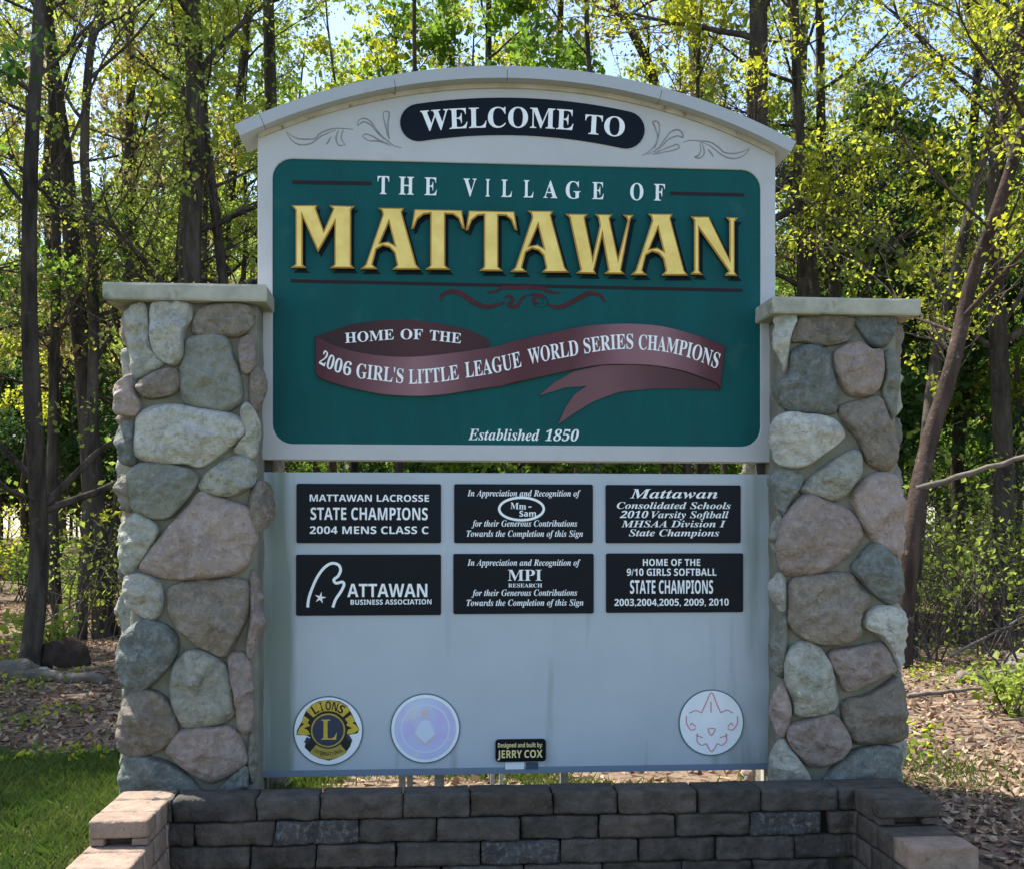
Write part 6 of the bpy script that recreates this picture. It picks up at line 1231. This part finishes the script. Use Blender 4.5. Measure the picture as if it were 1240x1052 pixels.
# trees that can be told apart in the photograph: trunk line, distance, width in px at the base, height above the frame
KEY = [
 ('tall_tree', [(34, 815), (37, 700), (39, 600), (38, 400), (44, 200), (48, 0)], 10.6, 25, 14, 'slim straight tree at the far left edge, its trunk clear to the ground', 2, 30, .35, None),
 ('tall_tree', [(72, 775), (70, 600), (62, 300), (58, 100), (62, 0)], 15, 13, 9, 'thin tree just right of the slim straight tree at the left edge', 0, 0, .3, None),
 ('tall_tree', [(96, 772), (101, 560), (106, 340), (110, 200), (118, 60), (121, 0)], 14.5, 14, 13, 'slender dark tree leaning slightly right above the left pillar cap', 2, 0, .3, None),
 ('tall_tree', [(128, 770), (118, 610), (102, 450), (92, 340), (78, 200), (60, 60)], 15.5, 26, 12, 'stout dark tree leaning left close beside the left pillar', 0, 0, .5, None),
 ('tall_tree', [(234, 765), (235, 500), (235, 300), (238, 150), (237, 0)], 15, 30, 14, 'thick straight tree rising behind the left pillar cap', 2, 0, .35, None),
 ('tall_tree', [(282, 765), (272, 500), (268, 330), (280, 200), (288, 90), (300, 0)], 20, 14, 8, 'crooked thin tree just left of the sign roof eave', 2, 0, .4, None),
 ('tall_tree', [(330, 765), (328, 400), (327, 200), (325, 0)], 20, 19, 10, 'dark tree rising over the left slope of the sign roof', 2, 0, .4, None),
 ('tall_tree', [(855, 765), (845, 400), (842, 120), (838, 0)], 21, 20, 10, 'dark tree behind the right slope of the sign roof', 0, 0, .4, None),
 ('tall_tree', [(800, 765), (810, 420), (800, 130), (772, 60), (745, 0)], 18, 15, 6, 'curving tree leaning left above the right half of the roof', 4, 0, .4, None),
 ('tall_tree', [(912, 765), (914, 400), (916, 120), (914, 0)], 15, 30, 14, 'thick dark tree standing highest over the right end of the sign roof', 0, 0, .35, None),
 ('tall_tree', [(974, 765), (972, 500), (971, 300), (966, 120), (958, 0)], 15.5, 16, 13, 'thin straight tree close beyond the right roof eave', 0, 0, .35, None),
 ('tall_tree', [(1016, 765), (1012, 400), (1008, 300), (1000, 180), (992, 0)], 16.5, 16, 13, 'slender tree rising behind the right pillar cap', 2, 0, .35, None),
 ('tall_tree', [(1208, 790), (1215, 600), (1212, 400), (1206, 230), (1222, 80), (1230, 0)], 14, 24, 13, 'upright tree at the right edge with yellow-green leaves', 0, 0, .3, None),
 ('leaning_tree', [(1090, 800), (1100, 640), (1128, 540), (1158, 440), (1184, 340), (1206, 240), (1262, 60)], 11, 23, 10, 'reddish leaning tree bending out from behind the right pillar', 0, 0, .45, 'red'),
 ('leaning_tree', [(1100, 790), (1108, 600), (1138, 430), (1160, 330), (1196, 200), (1226, 60), (1235, 0)], 12.5, 16, 8, 'thinner curved tree crossing behind the reddish leaning tree', 0, 0, .4, None),
 ('tall_tree', [(1172, 775), (1166, 560), (1170, 400), (1176, 250), (1180, 60)], 18, 16, 8, 'dark tree between the leaning tree and the right edge', 3, 0, .3, None),
 ('tall_tree', [(600, 765), (592, 200), (592, 0)], 19, 9, 8, 'thin pole-like tree above the crown of the sign roof', 0, 0, .4, None),
]
for k, (nm, pts, d, wpx, extra, lab, lm, _x, t0, red) in enumerate(KEY):
    wp = pxt(pts, d)
    base = Vector((wp[0].x, wp[0].y, 0)); base.z = gz(base.x, base.y)
    wp[0].z = min(wp[0].z, base.z - .05) if wp[0].z > base.z - .05 else wp[0].z
    dirn = (wp[-1] - wp[-2]).normalized(); dirn = (dirn + Vector((0, .1, .5))).normalized()
    h0 = wp[-1].z; need = max(extra - h0, 1.5)
    wp += [wp[-1] + dirn * need * .5, wp[-1] + dirn * need]
    rs = random.Random(k)
    r = wpx / F * d / 2
    loc = [p - base for p in wp]; nn = len(loc)
    for q in range(1, nn - 1): loc[q].y += rs.uniform(-.25, .25)
    rads = [r * (1 - .8 * q / (nn - 1)) if q > 1 else r * (1 - .04 * q) for q in range(nn)]
    rads = [r * max(.18, 1 - .62 * (max(q - 1, 0) / (nn - 2))) for q in range(nn)]
    data = grow(loc, rads, t0, 17, 2.6, 100 + k, M_lf[lm], per=16 if wp[0].x < -2 else 24, lsize=.038 if wp[0].x < -2 or d < 13 else .050, spread=.085, low=4, sub=8, tw=4, leafden=.6)
    plant_tree(nm, base, data, lab, 'tree', None, M_barkred if red else M_bark, M_twig)

# kinds of tree behind them, copied through the wood
PROTO = []
def proto(k, H, r, t0, nl, Ll, lm, per, ls, spread, dens, low=0):
    rs = random.Random(50 + k)
    pts = [Vector((0, 0, -.15))]; x = y = 0
    for q in range(1, 7):
        x += rs.uniform(-.22, .22); y += rs.uniform(-.22, .22); pts.append(Vector((x, y, H * q / 6)))
    return grow(pts, [r, r * .9, r * .8, r * .66, r * .5, r * .34, r * .15], t0, nl, Ll, 500 + k, M_lf[lm], per=int(per * .56), sub=9, tw=4, lsize=ls, spread=spread, leafden=dens, low=low, sides=8)
specs = [(0, 12, .13, .30, 15, 2.8, 0, 50, .078, .11, .85, 2), (1, 13, .15, .35, 16, 3.0, 1, 48, .085, .12, .85, 2), (2, 11, .085, .28, 15, 2.2, 2, 28, .068, .09, .7, 2),
         (3, 14, .19, .45, 15, 3.2, 0, 46, .088, .13, .8, 1), (4, 8, .065, .14, 17, 2.2, 1, 50, .075, .11, .9, 0), (5, 13, .11, .32, 14, 2.4, 4, 26, .062, .09, .7, 3), (6, 6.5, .06, .12, 17, 2.1, 3, 54, .082, .12, .95, 0),
         (7, 16, .16, .5, 14, 2.8, 1, 40, .08, .12, .75, 3), (8, 12, .055, .45, 9, 1.5, 0, 30, .07, .10, .6, 2)]
names = [('maple_tree', 'yellow-green maple-like tree in young leaf within the wood', 'young leafed trees through the wood'),
         ('broadleaf_tree', 'fresh green broadleaf tree within the wood', 'green broadleaf trees through the wood'),
         ('slender_tree', 'slender olive-leaved tree with many bare twigs within the wood', 'slender olive trees through the wood'),
         ('broadleaf_tree', 'tall broad yellow-green tree within the wood', 'tall yellow-green trees through the wood'),
         ('understory_tree', 'low bright green tree filling the space under the tall trunks', 'low green trees under the tall ones'),
         ('budding_tree', 'bronze budding tree with thin leaf within the wood', 'bronze budding trees through the wood'),
         ('understory_tree', 'low dark green tree filling the shade under the tall trunks', 'low dark trees under the tall ones'),
         ('slender_tree', 'very tall green-leaved tree with a long bare trunk within the wood', 'very tall green trees through the wood'),
         ('pole_tree', 'thin bare pole-like trunk with a small crown within the wood', 'thin pole-like trees through the wood')]
def copy_thing(t, loc, rz, sc):
    c = t.copy(); COL.objects.link(c); c.location = loc; c.rotation_euler = (0, 0, rz); c.scale = (sc, sc, sc)
    for ch in t.children:
        if ch.name.startswith('limb') and (Vector(loc) - Vector((0, CY, 0))).length > 34: continue
        d = ch.copy(); COL.objects.link(d); d.parent = c
    return c
def join_limbs(data):          # far kinds carry their limbs in the trunk mesh
    (TV, TF), limbs, tw_, lf_, lm = data
    for a, b in limbs:
        o = len(TV); TV += a; TF += [tuple(i + o for i in f) for f in b]
    return (TV, TF), [], tw_, lf_, lm
spots_ = []
rsp = random.Random(21)
def ok(x, y, dmin):
    return all((x - a) ** 2 + (y - b) ** 2 > dmin * dmin for a, b in spots_)
tries = 0
while len(spots_) < 290 and tries < 20000:
    tries += 1
    d = 15 + 95 * rsp.random() ** 1.4
    x = rsp.uniform(-1, 1) * (d * .52 + 5); y = CY + d
    if ok(x, y, .8 + d * .018): spots_.append((x, y))
first = {}
for n_, (x, y) in enumerate(spots_):
    d = y - CY
    side = -1 if x < -1.0 else 1
    if d < 34: k = rsp.choice([2, 5, 4, 8, 8, 8, 2, 6, 8])
    elif x < -d * .10: k = rsp.choice([0, 2, 2, 5, 7, 4, 6, 5, 2, 5])
    elif rsp.random() < .30: k = rsp.choice((4, 6, 6, 4, 1))
    else: k = rsp.choice([0, 0, 1, 3, 4, 6, 2, 3, 1, 5])
    sc = rsp.uniform(.85, 1.2) * (1 + .008 * max(d - 30, 0))
    z = gz(x, y); rz = rsp.uniform(0, 6.28)
    if k not in first:
        first[k] = plant_tree(names[k][0], (x, y, z), join_limbs(proto(*specs[k])), names[k][1], 'tree', names[k][2], M_bark, M_twig, rz)
        first[k].scale = (sc,) * 3
    else: copy_thing(first[k], (x, y, z), rz, sc)

far_low = []
for _ in range(95):      # the low growth that closes the view between the trunks
    d = rsp.uniform(26, 100); far_low.append((rsp.uniform(-1, 1) * (d * .52 + 4), CY + d))
for x, y in far_low:
    copy_thing(first[rsp.choice((6, 6, 4))], (x, y, gz(x, y) - .3), rsp.uniform(0, 6.28), rsp.uniform(.7, 1.1) * (1 + .006 * (y - CY)))
for x, y, k in ((-7.0, 5.6, 0), (-7.6, 7.0, 1), (-9.2, 4.6, 1), (-9.2, 1.4, 2), (8.0, 3.0, 2), (8.6, 6.4, 0)):      # unseen trees of the wood beyond the frame, added to shade the ground
    copy_thing(first[k], (x, y, gz(x, y)), rsp.uniform(0, 6.28), .95)

copy_thing(first[6], (-5.05, 2.3, gz(-5.05, 2.3)), 1.0, .75)  # unseen low tree, added to throw shade on the left grass

# shrubs and brambles
def shrub_data(seed, H, lm, per, ns, ls=.055):
    rs = random.Random(seed); V, Fc = [], []; cent = []
    for s_ in range(ns):
        az = rs.uniform(0, 6.28); d = Vector((math.cos(az) * .55, math.sin(az) * .55, 1))
        p = bend_path(Vector((rs.uniform(-.15, .15), rs.uniform(-.15, .15), -.03)), d, H * rs.uniform(.6, 1.1), 6, rs, .22, .02)
        tube(V, Fc, p, [.011 - .0014 * q for q in range(7)], 4, False)
        for q in range(2, 7):
            for _ in range(2):
                p2 = bend_path(p[q], Vector((rs.uniform(-1, 1), rs.uniform(-1, 1), rs.uniform(-.2, .7))), H * .25, 3, rs, .3)
                tube(V, Fc, p2, [.005, .004, .003, .002], 3, False)
                cent += [tuple(p2[3]), tuple(p2[2])]
    LV, LF = leaves_at(cent, per, ls, .07, seed)
    return V, Fc, LV, LF, lm
SH = [(0, 1.5, 0, 4, 7, .06), (1, 1.2, 1, 6, 8, .055), (2, 1.9, 2, 2, 8, .05), (3, .42, 2, 5, 6, .045)]
sfirst = {}
shn = ['bright yellow-green shrub with arching stems at the foot of the wood', 'leafy green shrub at the foot of the wood', 'thin twiggy shrub with few leaves at the foot of the wood', 'knee-high green seedling clump on the leaf litter']
spot2 = []
for _ in range(95):
    d = rsp.uniform(13.5, 27); s_ = rsp.choice((-1, 1, 1)); x = s_ * rsp.uniform(.26, .53) * d if rsp.random() < .8 else rsp.uniform(-.25, .25) * d
    if d < 14.5 and abs(x) < .3 * d: continue
    k = rsp.choice((0, 1, 2, 2, 2, 2, 3)) if d > 18 else 2; spot2.append((x, CY + d, k))
for x, d, k in ((-4.6, 11.5, 3), (-3.75, 12.4, 3), (4.3, 8.6, 3), (4.55, 9.6, 3), (3.55, 8.3, 3), (4.9, 11.4, 2), (4.2, 11.8, 2), (5.2, 12.6, 2), (4.1, 12.8, 2), (-5.0, 13.0, 2), (-4.3, 13.4, 0)): spot2.append((x, CY + d, k))
for x, y, k in spot2:
    sc = rsp.uniform(.7, 1.25); rz = rsp.uniform(0, 6.28); z = gz(x, y)
    if k not in sfirst:
        V, Fc, LV, LF, lm = shrub_data(70 + k, *SH[k][1:])
        t = empty('shrub', (x, y, z), shn[k], 'shrub', rz, 'shrubs of kind: ' + shn[k][:30].strip())
        tag(mesh_obj('stems', [tuple(v) for v in V], Fc, M_twig, t), kind='stuff'); tag(mesh_obj('foliage', LV, LF, M_lf[lm], t), kind='stuff')
        t.scale = (sc,) * 3; t['group'] = ['yellow-green shrubs', 'leafy green shrubs', 'twiggy shrubs', 'seedling clumps'][k]; sfirst[k] = t
    else: copy_thing(sfirst[k], (x, y, z), rz, sc)

# ================================================================== GROUND LITTER
def litter(name, n, xr, yr, size, mats, seed, upright=False, mask=None, lift=.012, rough=.5):
    g = np.random.default_rng(seed)
    X = g.uniform(*xr, n); Y = yr[0] + (yr[1] - yr[0]) * g.random(n) ** 1.5
    if mask is not None:
        k = mask(X, Y, g); X, Y = X[k], Y[k]; n = len(X)
    Z = ground_z(X, Y) + lift * g.random(n)
    C = np.stack([X, Y, Z], 1)
    an = g.uniform(0, 6.28, n); tl = g.normal(0, rough, n)
    a = np.stack([np.cos(an) * np.cos(tl), np.sin(an) * np.cos(tl), np.sin(tl)], 1)
    nrm = np.stack([g.normal(0, rough, n), g.normal(0, rough, n), np.ones(n)], 1)
    b = np.cross(a, nrm); b /= np.linalg.norm(b, axis=1)[:, None]
    s = (size * g.uniform(.6, 1.5, n))[:, None]
    c = np.cross(a, b) * s * .2
    V = np.stack([C - a * s * .5, C + b * s * .33 + c, C + a * s * .5, C - b * s * .33 + c], 1)
    V[:, :, 2] += s * .12
    F_ = np.arange(4 * n).reshape(n, 4)
    return tag(mesh_obj(name, V.reshape(-1, 3), F_, mats, None, False, g.integers(0, len(mats), n)), kind='stuff')
M_dl = [mat('dry_leaf_tan', (.36, .245, .155), .8, .2, trans=.15), mat('dry_leaf_pink', (.22, .125, .085), .8, .2, trans=.15), mat('dry_leaf_brown', (.16, .10, .07), .85, .2, trans=.1), mat('dry_leaf_pale', (.44, .33, .225), .8, .2, trans=.15)]
def litmask(X, Y, g):
    u = X
    wall = (np.abs(X) < 2.0) & (Y < .3)
    lawn = (X < .9 + .5 * np.sin(Y * 2)) & (Y < 1.35 + .25 * np.sin(X * 3))
    return ~wall & (~lawn | (g.random(len(X)) < np.where(X > -1.3, .5, .03)))
litter('fallen_leaves', 80000, (-11, 11), (-.5, 17), .050, M_dl, 5, mask=litmask)
litter('fallen_leaves', 9000, (1.9, 5.6), (-3.0, .6), .045, M_dl, 15, mask=lambda X, Y, g: (X > 1.85) & (g.random(len(X)) < .8))
litter('fallen_leaves', 1500, (-5, -1.9), (-2.6, 1.2), .04, M_dl, 16)
def grass(name, n, xr, yr, h, m, seed, mask):
    g = np.random.default_rng(seed)
    X = g.uniform(*xr, n); Y = g.uniform(*yr, n); k = mask(X, Y, g); X, Y = X[k], Y[k]; n = len(X)
    Z = ground_z(X, Y) - .004
    an = g.uniform(0, 6.28, n); H = h * g.uniform(.5, 1.4, n); wv = .0035 * g.uniform(.7, 1.6, n)
    lx, ly = g.normal(0, .45, n) * H, g.normal(0, .45, n) * H
    dx, dy = np.cos(an) * wv, np.sin(an) * wv
    V = np.stack([np.stack([X - dx, Y - dy, Z], 1), np.stack([X + dx, Y + dy, Z], 1), np.stack([X + dx * .6 + lx * .4, Y + dy * .6 + ly * .4, Z + H * .6], 1), np.stack([X + lx, Y + ly, Z + H], 1), ], 1)
    F_ = np.arange(4 * n).reshape(n, 4)
    return tag(mesh_obj(name, V.reshape(-1, 3), F_, m, None), kind='stuff')
M_gr = mat('grass_blade', (.085, .15, .022), .6, .3, var=(.13, .17, .035), vscale=2.5, trans=.35, detail=3)
def gmask(X, Y, g):
    wall = (np.abs(X) < 1.70) & (Y < -.30)
    thin = (X > -1.3) & (np.sin(X * 4.1 + Y * 2.3) + np.sin(X * 1.9 - Y * 5.1) + g.normal(0, .5, len(X)) < .35)
    return ~wall & ~thin & (X < .9 + .5 * np.sin(Y * 2)) & (Y < 1.35 + .25 * np.sin(X * 3) - .35 * g.random(len(X)) ** 2)
grass('grass', 150000, (-5.2, 1.4), (-2.6, 1.6), .062, M_gr, 8, gmask)
def gmask2(X, Y, g):
    n = np.sin(X * 3.1 + Y * 1.7) + np.sin(X * 1.3 - Y * 2.9 + 1) + g.normal(0, .6, len(X))
    return (X > 1.95) & (n > .9)
grass('sparse_grass', 26000, (1.9, 5.4), (-2.6, 2.2), .045, M_gr, 9, gmask2)
def cmask(X, Y, g):
    n = np.sin(X * 2.3 + Y * 1.1 + .6) + np.sin(X * 4.3 - Y * 1.9 + 1) + g.normal(0, .35, len(X))
    return (n > 1.0) & (np.abs(X) > 2.1)
litter('ground_cover', 30000, (-9, 9), (.8, 12), .045, [M_lf[0], M_lf[1]], 12, mask=cmask, lift=.09, rough=.6)

def sticks(n, seed):
    g = np.random.default_rng(seed); V, Fc = [], []
    for _ in range(n):
        x, y = g.uniform(-8, 8), 1.2 + 11 * g.random() ** 1.4
        if abs(x) < 2 and y < .5: continue
        a = g.uniform(0, 6.28); L_ = g.uniform(.15, .8); p = Vector((x, y, gz(x, y) + .02))
        pts = bend_path(p, Vector((math.cos(a), math.sin(a), g.uniform(-.02, .12))), L_, 4, random.Random(int(a * 1e5)), .16, 0)
        r = g.uniform(.003, .009); tube(V, Fc, pts, [r, r, r * .8, r * .6, r * .4], 4, False)
    return tag(mesh_obj('twig_litter', [tuple(v) for v in V], Fc, [M_dead], None), kind='stuff')
sticks(420, 31)

# fallen wood and stones
def log_obj(name, a, b, r, m, label, cat, seed, n=9, sides=9):
    rs = random.Random(seed); a = Vector(a); b = Vector(b)
    V, Fc = [], []
    pts = [a.lerp(b, k / n) + Vector((rs.uniform(-1, 1), rs.uniform(-1, 1), rs.uniform(-.6, .6))) * r * .5 for k in range(n + 1)]
    o = pts[0].copy(); tube(V, Fc, [p - o for p in pts], [r * (1 - .45 * k / n) * rs.uniform(.9, 1.1) for k in range(n + 1)], sides)
    Fc.append(tuple(reversed(range(sides))))
    ob = mesh_obj(name, [tuple(v) for v in V], Fc, m, None, True); ob.location = o
    return tag(ob, label, cat)
def gp(px, d, h=0.0):
    x = (px - 620) / F * d; y = CY + d; return (x, y, gz(x, y) + h)
log_obj('broken_limb', pxt([(1112, 592)], 10.9)[0], pxt([(1262, 545)], 10.6)[0], .034, M_dead, 'pale broken limb slanting up to the right from the reddish leaning tree', 'branch', 1)
log_obj('fallen_log', gp(-20, 9.9, .05), gp(128, 9.6, .04), .075, M_dead, 'pale fallen log lying on the leaf litter left of the left pillar', 'log', 2)
log_obj('fallen_log', gp(1165, 9.9, .05), gp(1290, 10.2, .06), .06, M_dead, 'bleached log lying on sunlit leaves at the right edge', 'log', 3)
log_obj('fallen_branch', gp(1100, 9.0, .02), gp(1190, 9.4, .03), .02, M_dead, 'thin stick lying on the leaves right of the right pillar', 'branch', 4)
log_obj('fallen_branch', gp(20, 12.5, .05), gp(95, 13.5, .5), .02, M_dead, 'pale stick propped up behind the fallen log on the left', 'branch', 5)
log_obj('fallen_branch', gp(1150, 11.2, .1), gp(1245, 12.2, .5), .018, M_dead, 'pale thin branch leaning among the shrubs at the right edge', 'branch', 6)
def boulder(loc, sx, sy, sz, m, label, seed):
    import bmesh
    bm = bmesh.new(); bmesh.ops.create_icosphere(bm, subdivisions=4, radius=1)
    for v in bm.verts:
        n_ = noise.noise(v.co * 1.3 + Vector((seed, 0, 0))) * .28 + noise.noise(v.co * 4 + Vector((seed, 2, 0))) * .08
        v.co *= 1 + n_; v.co.x *= sx; v.co.y *= sy; v.co.z = v.co.z * sz
    me = bpy.data.meshes.new('boulder'); bm.to_mesh(me); bm.free(); me.materials.append(m)
    me.polygons.foreach_set('use_smooth', [True] * len(me.polygons))
    o = bpy.data.objects.new('boulder', me); COL.objects.link(o); o.location = loc
    return tag(o, label, 'boulder')
M_rootmound = mat('dark_earth_mound', (.07, .05, .038), .95, .1, var=(.035, .027, .022), vscale=9, bump=.9, bscale=30, bdist=.03)
boulder(gp(78, 10.8, .05), .26, .2, .20, M_rootmound, 'dark brown hump-backed boulder beside the slim tree at the left edge', 3)
boulder(gp(18, 10.2, .03), .20, .16, .12, STM['tan'], 'tan boulder half buried at the left edge of the litter', 5)
boulder(gp(52, 10.0, .02), .09, .08, .07, STM['pale'], 'small pale stone in front of the dark hump-backed boulder', 7)
boulder(gp(1240, 11.5, .03), .24, .2, .13, STM['tan'], 'mossy tan boulder at the right edge above the bleached log', 9)
